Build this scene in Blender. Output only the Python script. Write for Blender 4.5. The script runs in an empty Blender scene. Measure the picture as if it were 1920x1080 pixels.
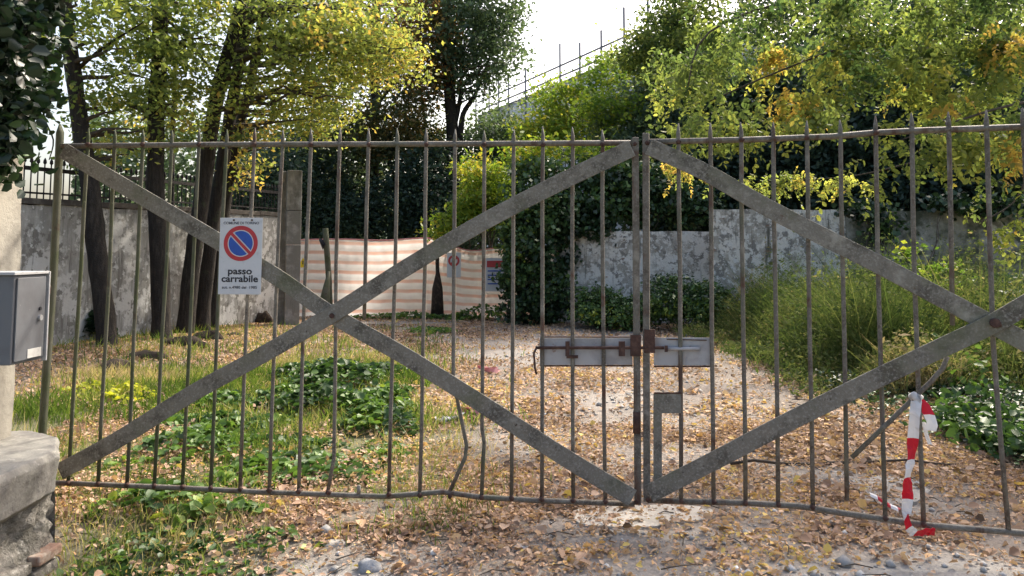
import bpy, math, random
import numpy as np
from mathutils import Vector, Matrix

random.seed(7); RNG = np.random.default_rng(11)
SC = bpy.context.scene
COL = SC.collection

# ------------------------------------------------------------------ camera
FPX, PPY, HOR, CAMH = 1440.0, 360.0, 470.0, 1.58
TILT = math.atan((HOR - PPY) / FPX)
cam_d = bpy.data.cameras.new('camera'); cam = bpy.data.objects.new('camera', cam_d); COL.objects.link(cam)
cam.location = (0, 0, CAMH); cam.rotation_euler = (math.pi / 2 + TILT, 0, 0)
cam_d.sensor_width = 36; cam_d.lens = 36 * FPX / 1920
cam_d.shift_y = -(540 - PPY) / 1920
cam_d.clip_start = 0.05; cam_d.clip_end = 600
SC.camera = cam

# ------------------------------------------------------------------ sky, sun, exposure
SUN_AZ, SUN_EL = math.radians(37), math.radians(43)
world = bpy.data.worlds.new("World"); SC.world = world; world.use_nodes = True
wt = world.node_tree; wt.nodes.clear()
sky = wt.nodes.new('ShaderNodeTexSky'); sky.sky_type = 'NISHITA'; sky.sun_disc = False
sky.sun_elevation = SUN_EL; sky.sun_rotation = SUN_AZ; sky.dust_density = 6.0; sky.air_density = 1.0; sky.ozone_density = .4
bg = wt.nodes.new('ShaderNodeBackground'); bg.inputs[1].default_value = 0.15
wo = wt.nodes.new('ShaderNodeOutputWorld')
wt.links.new(sky.outputs[0], bg.inputs[0]); wt.links.new(bg.outputs[0], wo.inputs[0])
sun_d = bpy.data.lights.new('sun', 'SUN'); sun_d.energy = 2.3; sun_d.angle = math.radians(2.2); sun_d.color = (1.0, 0.93, 0.82)
sun = bpy.data.objects.new('sun', sun_d); COL.objects.link(sun)
SD = Vector((math.sin(SUN_AZ) * math.cos(SUN_EL), math.cos(SUN_AZ) * math.cos(SUN_EL), math.sin(SUN_EL)))
sun.rotation_euler = (-SD).to_track_quat('-Z', 'Y').to_euler()
SC.view_settings.view_transform = 'Standard'; SC.view_settings.look = 'None'
SC.view_settings.exposure = 1.38; SC.view_settings.gamma = 1.0
SC.view_settings.use_curve_mapping = False
SC.render.engine = 'CYCLES'
SC.cycles.max_bounces = 8; SC.cycles.transparent_max_bounces = 8; SC.cycles.transmission_bounces = 6

# ------------------------------------------------------------------ geometry of rays
_F = Vector((0, math.cos(TILT), math.sin(TILT))); _U = Vector((0, -math.sin(TILT), math.cos(TILT)))
def ray(px, py): return _F + (px - 960) / FPX * Vector((1, 0, 0)) + (PPY - py) / FPX * _U
def at(px, py, Y):
    d = ray(px, py); return Vector((0, 0, CAMH)) + d * (Y / d.y)
def vnoise(x, y, s, seed):
    r = np.random.default_rng(seed).random((64, 64))
    u = np.asarray(x) / s + 1000.3; v = np.asarray(y) / s + 1000.7
    i = np.floor(u).astype(int); j = np.floor(v).astype(int); a = u - i; b = v - j
    a = a * a * (3 - 2 * a); b = b * b * (3 - 2 * b)
    g = lambda p, q: r[p % 64, q % 64]
    return (g(i, j) * (1 - a) + g(i + 1, j) * a) * (1 - b) + (g(i, j + 1) * (1 - a) + g(i + 1, j + 1) * a) * b
def fbm(x, y, s, seed, o=3):
    t = 0; w = 0
    for k in range(o): t = t + vnoise(x, y, s / 2 ** k, seed + k) * .5 ** k; w += .5 ** k
    return t / w
def gz(x, y):
    x = np.asarray(x, float); y = np.asarray(y, float)
    z = .05 * (fbm(x, y, 2.2, 3) - .5) + .02 * (vnoise(x, y, .35, 9) - .5)
    z = z - .22 * np.exp(-((x + 2.2) ** 2 + (y - 3.4) ** 2) / .7)
    z = z + .16 * np.exp(-((x + 6.0) ** 2 / 3 + (y - 11.5) ** 2 / 14))
    z = z + .05 * np.exp(-((x + .1) / .07) ** 2) * 0
    for xr in (-.75, 1.75):                                   # worn wheel tracks
        z = z - .03 * np.exp(-((x - xr) / .3) ** 2) * (y < 16)
    return z
def gnd(px, py):
    z = 0.0
    for _ in range(6):
        d = ray(px, py); t = (z - CAMH) / d.z; p = Vector((0, 0, CAMH)) + d * t; z = float(gz(p.x, p.y))
    return p

# ------------------------------------------------------------------ object helpers
ORG = {}
def tag(o, label=None, cat=None, group=None, kind=None):
    if label: o['label'] = label
    if cat: o['category'] = cat
    if group: o['group'] = group
    if kind: o['kind'] = kind
    return o
def thing(name, loc, label, cat, group=None):
    o = bpy.data.objects.new(name, None); COL.objects.link(o); o.location = loc; o.empty_display_size = .1
    ORG[o.name] = Vector(loc); return tag(o, label, cat, group)
def mesh_np(name, verts, faces, mats, parent=None, loc=None, attrs=None, smooth=False, midx=None):
    """verts (N,3) world; faces: int array (M,k) or list of tuples"""
    v = np.asarray(verts, dtype=np.float64).reshape(-1, 3)
    org = ORG[parent.name] if parent else Vector(loc if loc is not None else (0, 0, 0))
    v = (v - np.array(org)).astype(np.float32)
    me = bpy.data.meshes.new(name)
    if isinstance(faces, np.ndarray):
        m, k = faces.shape
        me.vertices.add(len(v)); me.vertices.foreach_set('co', v.ravel())
        me.loops.add(m * k); me.loops.foreach_set('vertex_index', faces.astype(np.int32).ravel())
        me.polygons.add(m); me.polygons.foreach_set('loop_start', np.arange(0, m * k, k, dtype=np.int32))
        me.update(calc_edges=True)
    else:
        me.from_pydata([tuple(p) for p in v], [], [tuple(f) for f in faces]); me.update()
    if not isinstance(mats, (list, tuple)): mats = [mats]
    for m_ in mats: me.materials.append(m_)
    if midx is not None: me.polygons.foreach_set('material_index', np.asarray(midx, dtype=np.int32))
    if smooth: me.polygons.foreach_set('use_smooth', np.ones(len(me.polygons), dtype=bool))
    if attrs:
        for k_, a in attrs.items():
            at_ = me.attributes.new(k_, 'FLOAT', 'POINT'); at_.data.foreach_set('value', np.asarray(a, dtype=np.float32))
    o = bpy.data.objects.new(name, me); COL.objects.link(o)
    if parent: o.parent = parent; ORG[o.name] = org
    else: o.location = org; ORG[o.name] = org
    if parent and parent.type == 'MESH': pass
    return o

class MB:
    def __init__(s): s.v = []; s.f = []; s.m = []
    def add(s, vs, fs, mi=0):
        n = len(s.v); s.v += [Vector(p) for p in vs]; s.f += [tuple(i + n for i in f) for f in fs]; s.m += [mi] * len(fs); return s
    def hexa(s, p, mi=0):   # 8 points: bottom 4 ccw, top 4 ccw
        return s.add(p, [(3, 2, 1, 0), (4, 5, 6, 7), (0, 1, 5, 4), (1, 2, 6, 5), (2, 3, 7, 6), (3, 0, 4, 7)], mi)
    def box(s, c, u, v, w, mi=0):  # centre, half-vectors
        c = Vector(c); u = Vector(u); v = Vector(v); w = Vector(w)
        return s.hexa([c - u - v - w, c + u - v - w, c + u + v - w, c - u + v - w, c - u - v + w, c + u - v + w, c + u + v + w, c - u + v + w], mi)
    def tube(s, pts, rad, n=8, cap=True, mi=0, jit=0):
        pts = [Vector(p) for p in pts]
        if not isinstance(rad, (list, tuple)): rad = [rad] * len(pts)
        base = len(s.v); ref = None
        for i, p in enumerate(pts):
            t = (pts[min(i + 1, len(pts) - 1)] - pts[max(i - 1, 0)]).normalized()
            if ref is None: ref = Vector((1, 0, 0)) if abs(t.x) < .8 else Vector((0, 1, 0))
            a = t.cross(ref).normalized(); b = t.cross(a).normalized(); ref = -t.cross(a).cross(t).normalized() if False else ref
            for k in range(n):
                th = 2 * math.pi * k / n; r = rad[i] * (1 + (random.uniform(-jit, jit) if jit else 0))
                s.v.append(p + a * math.cos(th) * r + b * math.sin(th) * r)
        for i in range(len(pts) - 1):
            for k in range(n):
                k2 = (k + 1) % n
                s.f.append((base + i * n + k, base + i * n + k2, base + (i + 1) * n + k2, base + (i + 1) * n + k)); s.m.append(mi)
        if cap:
            s.f.append(tuple(base + k for k in range(n))[::-1]); s.m.append(mi)
            s.f.append(tuple(base + (len(pts) - 1) * n + k for k in range(n))); s.m.append(mi)
        return s
    def flat(s, pts, wdirs, nrm, w, th, mi=0):   # flat bar along polyline, width vectors given
        base = len(s.v); n = Vector(nrm)
        for p, wd in zip(pts, wdirs):
            for (a, b) in ((-1, -1), (1, -1), (1, 1), (-1, 1)):
                s.v.append(Vector(p) + Vector(wd) * (a * w / 2) + n * (b * th / 2))
        for i in range(len(pts) - 1):
            for k in range(4):
                k2 = (k + 1) % 4
                s.f.append((base + i * 4 + k, base + i * 4 + k2, base + (i + 1) * 4 + k2, base + (i + 1) * 4 + k)); s.m.append(mi)
        e = base + (len(pts) - 1) * 4
        s.f += [(base + 3, base + 2, base + 1, base), (e, e + 1, e + 2, e + 3)]; s.m += [mi, mi]
        return s
    def build(s, name, mats, parent=None, loc=None, smooth=False, bevel=0):
        o = mesh_np(name, s.v, s.f, mats, parent, loc, smooth=smooth, midx=s.m)
        if bevel:
            b = o.modifiers.new('bevel', 'BEVEL'); b.width = bevel; b.segments = 2; b.limit_method = 'ANGLE'
        return o
def smooth_path(pts, n=6):
    P = [Vector(p) for p in pts]; out = []
    for i in range(len(P) - 1):
        p0 = P[max(i - 1, 0)]; p1 = P[i]; p2 = P[i + 1]; p3 = P[min(i + 2, len(P) - 1)]
        for k in range(n):
            t = k / n
            out.append(.5 * ((2 * p1) + (p2 - p0) * t + (2 * p0 - 5 * p1 + 4 * p2 - p3) * t * t + (3 * p1 - p0 - 3 * p2 + p3) * t ** 3))
    out.append(P[-1]); return out

# ------------------------------------------------------------------ materials
def new_mat(name):
    m = bpy.data.materials.new(name); m.use_nodes = True; nt = m.node_tree; nt.nodes.clear()
    out = nt.nodes.new('ShaderNodeOutputMaterial'); return m, nt, out
def ramp(nt, stops, src=None, interp='LINEAR'):
    r = nt.nodes.new('ShaderNodeValToRGB'); r.color_ramp.interpolation = interp
    e = r.color_ramp.elements
    while len(e) < len(stops): e.new(.5)
    for i, (p, c) in enumerate(stops): e[i].position = p; e[i].color = (*c, 1) if len(c) == 3 else c
    if src is not None: nt.links.new(src, r.inputs[0])
    return r
def noise(nt, scale, detail=4, rough=.6, vec=None, stretch=None, dist=0):
    n = nt.nodes.new('ShaderNodeTexNoise'); n.inputs['Scale'].default_value = scale; n.inputs['Detail'].default_value = detail
    n.inputs['Roughness'].default_value = rough; n.inputs['Distortion'].default_value = dist
    if vec is None:
        g = nt.nodes.new('ShaderNodeNewGeometry'); vec = g.outputs['Position']
    if stretch:
        mp = nt.nodes.new('ShaderNodeMapping'); mp.inputs['Scale'].default_value = stretch
        nt.links.new(vec, mp.inputs[0]); vec = mp.outputs[0]
    nt.links.new(vec, n.inputs['Vector']); return n
def mixc(nt, fac, a, b, mode='MIX'):
    m = nt.nodes.new('ShaderNodeMix'); m.data_type = 'RGBA'; m.blend_type = mode
    for sock, val in ((0, fac), (6, a), (7, b)):
        if isinstance(val, bpy.types.NodeSocket): nt.links.new(val, m.inputs[sock])
        elif sock == 0: m.inputs[0].default_value = val
        else: m.inputs[sock].default_value = (*val, 1)
    return m.outputs[2]
def pbr(name, layers, rough=.8, bump=.3, bscale=40, metal=0, spec=.3, bdist=.01):
    """layers: first = colour; then (colour, noise scale, lo, hi, stretch)"""
    m, nt, out = new_mat(name); b = nt.nodes.new('ShaderNodeBsdfPrincipled')
    col = layers[0]
    for (c, sc, lo, hi, st) in layers[1:]:
        n = noise(nt, sc, 6, .65, stretch=st)
        f = ramp(nt, [(lo, (0, 0, 0)), (hi, (1, 1, 1))], n.outputs[0])
        col = mixc(nt, f.outputs[0], col, c)
    if isinstance(col, tuple): b.inputs['Base Color'].default_value = (*col, 1)
    else: nt.links.new(col, b.inputs['Base Color'])
    b.inputs['Roughness'].default_value = rough; b.inputs['Metallic'].default_value = metal; b.inputs['Specular IOR Level'].default_value = spec
    if bump:
        n = noise(nt, bscale, 6, .7); bp = nt.nodes.new('ShaderNodeBump'); bp.inputs['Strength'].default_value = bump; bp.inputs['Distance'].default_value = bdist
        nt.links.new(n.outputs[0], bp.inputs['Height']); nt.links.new(bp.outputs[0], b.inputs['Normal'])
    nt.links.new(b.outputs[0], out.inputs[0]); return m
def leaf_mat(name, stops, trans=.45, rough=.5, spec=.3, tm=(1.35, 1.4, .9)):
    m, nt, out = new_mat(name)
    a = nt.nodes.new('ShaderNodeAttribute'); a.attribute_name = 'tint'
    r = ramp(nt, stops, a.outputs['Fac'])
    b = nt.nodes.new('ShaderNodeBsdfPrincipled'); b.inputs['Roughness'].default_value = rough; b.inputs['Specular IOR Level'].default_value = spec
    nt.links.new(r.outputs[0], b.inputs['Base Color'])
    t = nt.nodes.new('ShaderNodeBsdfTranslucent'); nt.links.new(mixc(nt, 1.0, r.outputs[0], tm, 'MULTIPLY'), t.inputs[0])
    mx = nt.nodes.new('ShaderNodeMixShader'); mx.inputs[0].default_value = trans
    nt.links.new(b.outputs[0], mx.inputs[1]); nt.links.new(t.outputs[0], mx.inputs[2]); nt.links.new(mx.outputs[0], out.inputs[0]); return m
S3 = (1, 1, .25)
M = {}
M['leaf_locust'] = leaf_mat('locust_leaf', [(0, (.03, .06, .024)), (.35, (.085, .125, .042)), (.62, (.18, .22, .062)), (.84, (.31, .31, .075)), (1, (.42, .28, .08))], .66, .5, .3, (1.5, 1.5, 1.0))
M['leaf_green'] = leaf_mat('fresh_green_leaf', [(0, (.05, .10, .02)), (.5, (.13, .21, .03)), (.8, (.26, .32, .04)), (1, (.45, .36, .05))], .5)
M['leaf_dark'] = leaf_mat('dark_evergreen_leaf', [(0, (.024, .044, .034)), (.5, (.046, .080, .050)), (.85, (.085, .13, .055)), (1, (.12, .14, .05))], .3, .5, .3)  # evergreen green with shade in the colour, lightened a little in place of haze
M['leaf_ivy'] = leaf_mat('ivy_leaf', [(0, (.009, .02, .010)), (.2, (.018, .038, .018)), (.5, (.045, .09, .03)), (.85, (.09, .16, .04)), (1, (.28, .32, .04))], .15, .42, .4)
M['leaf_mound'] = leaf_mat('creeper_leaf', [(0, (.025, .05, .02)), (.4, (.06, .12, .03)), (.75, (.15, .25, .045)), (1, (.36, .40, .06))], .3, .5, .4)
M['leaf_chestnut'] = leaf_mat('chestnut_leaf', [(0, (.036, .055, .028)), (.4, (.085, .10, .038)), (.7, (.20, .125, .045)), (1, (.36, .17, .06))], .42)  # autumn colours, lightened to stand in for background haze
M['leaf_blue'] = leaf_mat('grey_green_leaf', [(0, (.045, .075, .05)), (.6, (.10, .145, .08)), (1, (.19, .22, .10))], .45)  # leaf tone raised so the colour carries the veil over distant trees
M['leaf_litter'] = leaf_mat('fallen_leaf', [(0, (.10, .065, .046)), (.22, (.26, .165, .115)), (.48, (.43, .28, .19)), (.75, (.55, .39, .28)), (.9, (.58, .34, .15)), (1, (.60, .45, .14))], .2, .7, .2)
M['grass'] = leaf_mat('grass_blade', [(0, (.05, .09, .02)), (.4, (.13, .19, .035)), (.62, (.22, .26, .06)), (.8, (.36, .32, .13)), (1, (.48, .37, .22))], .4, .8, .1)
M['tall_grass'] = leaf_mat('tall_grass_blade', [(0, (.045, .075, .026)), (.4, (.105, .14, .045)), (.75, (.18, .19, .07)), (1, (.32, .25, .14))], .35, .85, .08)
M['bark'] = pbr('bark', [(.022, .018, .015), ((.055, .045, .036), 9, .45, .7, (3, 3, .5)), ((.05, .06, .03), 3, .6, .75, None)], .95, .9, 25, bdist=.03)
M['twig'] = pbr('twig', [(.05, .038, .028), ((.09, .07, .05), 20, .4, .7, None)], .9, .3)
M['iron'] = pbr('black_iron', [(.02, .018, .018), ((.06, .035, .025), 14, .55, .75, None)], .7, .3, metal=.2)
M['paint_r'] = pbr('weathered_grey_steel', [(.135, .120, .098), ((.085, .070, .055), 9, .5, .62, None), ((.22, .20, .17), 80, .50, .68, None), ((.24, .22, .185), 8, .56, .70, None), ((.09, .045, .03), 5, .58, .68, None), ((.08, .088, .05), 2.2, .55, .75, None), ((.085, .05, .035), 12, .56, .66, (1, 1, .15))], .75, .5, 90, bdist=.004)
M['paint_brace'] = pbr('lichened_grey_brace', [(.175, .160, .132), ((.09, .080, .064), 6, .48, .62, None), ((.27, .255, .22), 75, .50, .68, None), ((.30, .285, .24), 7, .56, .70, None), ((.11, .115, .065), 2.4, .55, .75, None), ((.055, .04, .03), 30, .64, .70, None), ((.10, .05, .03), 9, .68, .74, None)], .82, .7, 70, bdist=.006)
M['paint_green'] = pbr('mossy_steel', [(.10, .098, .07), ((.065, .075, .035), 5, .42, .62, None), ((.2, .2, .14), 24, .6, .72, None), ((.07, .05, .035), 9, .58, .7, None)], .85, .5, 80, bdist=.004)
M['rust'] = pbr('rust', [(.065, .035, .028), ((.12, .07, .052), 30, .45, .7, None), ((.045, .025, .02), 14, .5, .7, None)], .9, .6, 120, bdist=.004)
M['plate'] = pbr('bare_zinc_plate', [(.37, .365, .375), ((.27, .26, .265), 7, .45, .65, None), ((.20, .10, .06), 13, .62, .70, None)], .55, .3, 60, metal=.25, spec=.5, bdist=.002)
M['box'] = pbr('grey_meter_box', [(.115, .12, .13), ((.085, .085, .09), 6, .45, .7, None), ((.28, .28, .28), 40, .66, .74, None)], .55, .15, 60, spec=.5, bdist=.002)
M['box_light'] = pbr('grey_meter_box_edge', [(.36, .36, .36), ((.22, .22, .21), 12, .5, .7, None)], .6, .1)
M['label'] = pbr('pale_label', [(.48, .47, .44), ((.35, .34, .32), 30, .5, .7, None)], .6, 0)
M['lime'] = pbr('cream_render', [(.38, .35, .29), ((.26, .24, .20), 5, .45, .65, None), ((.25, .23, .18), 12, .6, .72, None)], .9, .5, 50)
M['stone'] = pbr('worn_coping_stone', [(.25, .24, .21), ((.17, .16, .145), 6, .42, .62, None), ((.36, .345, .31), 22, .58, .7, None), ((.12, .115, .10), 3.5, .6, .72, None)], .9, .6, 60)
M['rubble'] = pbr('crumbling_masonry', [(.27, .25, .22), ((.14, .13, .11), 8, .45, .6, None), ((.50, .47, .42), 17, .55, .66, None)], .95, 1.0, 35, bdist=.03)
M['brick'] = pbr('brick', [(.30, .19, .14), ((.42, .36, .30), 12, .5, .65, None)], .95, .6, 60)
M['wall_l'] = pbr('stained_grey_render', [(.27, .26, .235), ((.40, .39, .36), 7, .42, .66, (1, 1, .35)), ((.17, .16, .14), 3.5, .52, .64, (3, 3, .25)), ((.52, .505, .47), 2.3, .51, .55, None), ((.19, .18, .16), 5, .57, .61, None), ((.54, .53, .50), 8, .58, .61, None), ((.07, .065, .055), 5, .62, .72, (3, 3, .2))], .95, .6, 22, bdist=.02)
M['wall_r'] = pbr('flaking_pale_render', [(.32, .295, .25), ((.44, .41, .355), 6, .42, .62, (1, 1, .5)), ((.62, .59, .53), 2.6, .47, .51, None), ((.22, .205, .18), 5.5, .53, .57, None), ((.64, .61, .56), 9, .57, .60, None), ((.60, .585, .55), 12, .58, .61, None), ((.11, .105, .085), 3.0, .56, .68, (2.5, 2.5, .25)), ((.22, .14, .10), 4.3, .655, .68, (1, 1, 2))], .95, .8, 16, bdist=.03)
M['wall_d'] = pbr('shaded_old_wall', [(.30, .285, .245), ((.52, .50, .45), 1.3, .52, .62, None), ((.20, .19, .16), 5, .5, .62, None), ((.07, .075, .05), 2, .45, .6, None)], .95, .6, 14, bdist=.03)
M['coping'] = pbr('dark_coping', [(.07, .06, .052), ((.14, .13, .11), 8, .5, .7, None)], .95, .5)
M['concrete'] = pbr('old_concrete_post', [(.19, .175, .15), ((.30, .28, .25), 5, .48, .64, None), ((.09, .085, .07), 3, .55, .7, (2, 2, .5))], .95, .6, 30)
M['slab'] = pbr('dusty_concrete_slab', [(.46, .42, .36), ((.36, .33, .28), 4, .45, .62, None), ((.56, .52, .46), 13, .55, .7, None)], .95, .5, 50)
M['slab_dark'] = pbr('dusty_grey_slab', [(.30, .28, .25), ((.22, .20, .18), 4, .45, .62, None), ((.38, .35, .31), 13, .55, .7, None)], .95, .5, 50)
M['gravel'] = pbr('pebble', [(.34, .325, .30), ((.5, .48, .45), 7, .5, .55, None), ((.2, .19, .17), 11, .55, .6, None)], .9, .2)
M['rock'] = pbr('grey_stone', [(.34, .34, .34), ((.22, .215, .21), 12, .45, .65, None)], .9, .6, 50)
M['stump'] = pbr('dark_stump', [(.034, .024, .017), ((.09, .062, .042), 12, .5, .7, None)], .95, .8, 30, bdist=.02)
M['white'] = pbr('enamel_white', [(.52, .53, .55), ((.43, .44, .45), 25, .55, .75, None), ((.40, .36, .30), 40, .70, .76, None)], .4, .05, spec=.5)
M['red'] = pbr('enamel_red', [(.42, .022, .03), ((.30, .03, .04), 30, .5, .7, None)], .4, 0, spec=.5)
M['blue'] = pbr('enamel_blue', [(.012, .07, .36), ((.02, .05, .25), 30, .5, .7, None)], .4, 0, spec=.5)
M['black'] = pbr('print_black', [(.03, .03, .035)], .6, 0)
M['tape_red'] = leaf_mat('tape_red', [(0, (.62, .012, .035)), (1, (.62, .012, .035))], .3, .4, .4, (1, 1, 1))
M['tape_white'] = leaf_mat('tape_white', [(0, (.78, .77, .77)), (1, (.78, .77, .77))], .3, .4, .4, (1, 1, 1))
M['tape_pink'] = leaf_mat('faded_tape', [(0, (.66, .30, .28)), (1, (.70, .42, .38))], .2, .5, .3, (1, 1, 1))
M['yellow'] = pbr('yellow_sticker', [(.75, .52, .02)], .5, 0)
M['pole'] = pbr('scaffold_pole', [(.17, .17, .19)], .5, 0, metal=.3)
M['facade'] = pbr('pale_facade', [(.62, .62, .66), ((.5, .5, .55), .6, .45, .65, None)], .9, .1, 5)
M['window'] = pbr('dark_window', [(.05, .06, .07)], .2, 0, spec=.5)

def ground_mat():
    m, nt, out = new_mat('leafy_dirt'); b = nt.nodes.new('ShaderNodeBsdfPrincipled')
    n1 = noise(nt, 1.4, 6, .65); c1 = ramp(nt, [(.3, (.17, .14, .115)), (.55, (.25, .215, .185)), (.75, (.33, .295, .265))], n1.outputs[0])
    n2 = noise(nt, 28, 5, .7); c2 = ramp(nt, [(.35, (.13, .10, .075)), (.5, (.5, .5, .5)), (.68, (.75, .70, .62))], n2.outputs[0])
    col = mixc(nt, .45, c1.outputs[0], c2.outputs[0], 'OVERLAY')
    ap = nt.nodes.new('ShaderNodeAttribute'); ap.attribute_name = 'pale'
    n3 = noise(nt, 9, 6, .7); c3 = ramp(nt, [(.3, (.28, .26, .235)), (.7, (.44, .41, .37))], n3.outputs[0])
    col = mixc(nt, ap.outputs['Fac'], col, c3.outputs[0])
    am = nt.nodes.new('ShaderNodeAttribute'); am.attribute_name = 'moss'
    n4 = noise(nt, 7, 5, .7); c4 = ramp(nt, [(.3, (.09, .10, .035)), (.7, (.18, .17, .07))], n4.outputs[0])
    col = mixc(nt, am.outputs['Fac'], col, c4.outputs[0])
    vo = nt.nodes.new('ShaderNodeTexVoronoi'); vo.inputs['Scale'].default_value = 45
    g = nt.nodes.new('ShaderNodeNewGeometry'); nt.links.new(g.outputs['Position'], vo.inputs['Vector'])
    peb = ramp(nt, [(.0, (1, 1, 1)), (.35, (0, 0, 0))], vo.outputs['Distance'])
    col = mixc(nt, mixc(nt, 1.0, peb.outputs[0], (.35, .35, .35), 'MULTIPLY'), col, (.46, .43, .39))
    nt.links.new(col, b.inputs['Base Color']); b.inputs['Roughness'].default_value = .95; b.inputs['Specular IOR Level'].default_value = .2
    bp = nt.nodes.new('ShaderNodeBump'); bp.inputs['Strength'].default_value = .8; bp.inputs['Distance'].default_value = .02
    nt.links.new(noise(nt, 40, 8, .75).outputs[0], bp.inputs['Height']); nt.links.new(bp.outputs[0], b.inputs['Normal'])
    nt.links.new(b.outputs[0], out.inputs[0]); return m
def tarp_mat():
    m, nt, out = new_mat('striped_barrier_fabric'); b = nt.nodes.new('ShaderNodeBsdfPrincipled'); b.inputs['Roughness'].default_value = .75
    a = nt.nodes.new('ShaderNodeAttribute'); a.attribute_name = 'stripe'
    s = nt.nodes.new('ShaderNodeMath'); s.operation = 'FRACT'; nt.links.new(a.outputs['Fac'], s.inputs[0])
    r = ramp(nt, [(0, (.86, .80, .76)), (.42, (.90, .86, .83)), (.54, (.84, .53, .42)), (.76, (.83, .50, .38)), (.88, (.88, .84, .80))], s.outputs[0])
    n = noise(nt, 2.5, 5, .6); f = ramp(nt, [(.4, (0, 0, 0)), (.7, (.55, .55, .55))], n.outputs[0])
    col = mixc(nt, f.outputs[0], r.outputs[0], (.66, .60, .55))
    nt.links.new(col, b.inputs['Base Color'])
    t = nt.nodes.new('ShaderNodeBsdfTranslucent'); nt.links.new(col, t.inputs[0])
    mx = nt.nodes.new('ShaderNodeMixShader'); mx.inputs[0].default_value = .7
    nt.links.new(b.outputs[0], mx.inputs[1]); nt.links.new(t.outputs[0], mx.inputs[2]); nt.links.new(mx.outputs[0], out.inputs[0]); return m

# ------------------------------------------------------------------ ground zones
def grass_mask(x, y):
    edge = -0.75 - (y - 7) * .10
    g = 1 / (1 + np.exp((x - edge) / .22)) * (y > 5.0)
    far = 1 / (1 + np.exp((y - 15.5) / .8))
    nearTrees = 1 / (1 + np.exp((y - 11.6 + 1.3 * fbm(x, y, 1.5, 57) - .12 * x) / .4)) * .9 + .1; nearTrees = nearTrees * (1 - .85 * np.exp(-((x + 6.0) ** 2 / 2.2 + (y - 9.5) ** 2 / 6)))
    g = g * far * nearTrees
    f = np.exp(-(((x + 1.95) / .62) ** 2 + ((y - 4.45) / .7) ** 2))
    f2 = np.exp(-(((x + .5) / .3) ** 2 + ((y - 4.7) / .25) ** 2)) * .7
    r = 1 / (1 + np.exp(-(x - 3.9) / .25)) * (y > 4.6) * .8
    return np.clip(g + f + f2 + r, 0, 1)
def pale_mask(x, y):
    s = 0
    for (cx, cy, rx, ry, w) in ((-.85, 3.95, .38, .30, 1), (.45, 3.75, .42, .25, .8), (1.7, 3.95, .7, .28, 1), (.9, 4.42, .55, .16, 1), (2.5, 3.7, .6, .3, .9), (.3, 6.6, .35, .5, .5),
                            (-.6, 5.6, .35, .4, .5), (2.4, 5.6, .5, .5, .4), (1.2, 8.5, .6, 1.2, .5), (0, 12, 1.0, 1.5, .5), (1.2, 15, 2.0, 1.5, .5), (-1.6, 16.5, 2, 1, .5), (2.25, 4.75, .3, .3, .9)):
        s = s + w * np.exp(-(((x - cx) / rx) ** 2 + ((y - cy) / ry) ** 2))
    return np.clip(s * (0.55 + .9 * fbm(x, y, .5, 55)), 0, 1)

def axis(a, b, fine_a, fine_b, st, coarse):
    fine = np.arange(fine_a, fine_b, st)
    lo = np.linspace(a, fine_a, coarse, endpoint=False); hi = np.linspace(fine_b, b, coarse)
    return np.concatenate([lo, fine, hi])
ax = axis(-250, 250, -9, 7, .09, 22); ay = axis(-60, 400, 2.2, 19, .09, 22)
XX, YY = np.meshgrid(ax, ay); ZZ = gz(XX, YY)
nx, ny = len(ax), len(ay); idx = np.arange(nx * ny).reshape(ny, nx)
fc = np.stack([idx[:-1, :-1], idx[:-1, 1:], idx[1:, 1:], idx[1:, :-1]], -1).reshape(-1, 4)
inside = (XX > -9) & (XX < 7) & (YY > 2) & (YY < 19)
pale = np.where(inside, pale_mask(XX, YY), .2); moss = np.where(inside, grass_mask(XX, YY) * .85, .8)
g = mesh_np('ground', np.stack([XX, YY, ZZ], -1).reshape(-1, 3), fc, ground_mat(), attrs={'pale': pale.ravel(), 'moss': moss.ravel()}, smooth=True)
tag(g, 'leaf strewn dirt driveway with grass on its left and right', None, None, 'structure')

def ground_patch(name, pix, th, mat):
    pts = [gnd(*p) for p in pix]; c = sum(pts, Vector()) / len(pts); v = []; f = []
    dense = smooth_path(pts + [pts[0]], 4)[:-1]
    dense = [Vector((p.x + random.uniform(-.012, .012), p.y + random.uniform(-.012, .012), 0)) for p in dense]; n = len(dense)
    top = [Vector((p.x, p.y, max(th, float(gz(p.x, p.y)) + th))) for p in dense]
    v = [Vector((c.x, c.y, float(gz(c.x, c.y)) + th + .012))] + top + [Vector((p.x + (p.x - c.x) * .03, p.y + (p.y - c.y) * .03, -.12)) for p in dense]
    for i in range(n):
        j = (i + 1) % n; f += [(0, 1 + i, 1 + j), (1 + i, 1 + n + i, 1 + n + j, 1 + j)]
    return mesh_np(name, v, f, mat, loc=(c.x, c.y, 0))
sl = ground_patch('threshold_slab', [(1075, 958), (1090, 984), (1180, 992), (1270, 982), (1330, 976), (1330, 956), (1215, 950)], .012, M['slab'])
tag(sl, 'pale worn concrete threshold under the meeting point of the gate leaves', None, None, 'structure')
sl = ground_patch('concrete_slab', [(1600, 905), (1625, 945), (1700, 950), (1745, 925), (1700, 905), (1650, 897)], .004, M['slab_dark'])
tag(sl, 'grey concrete slab among leaves behind the striped tape', None, None, 'structure')

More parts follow.
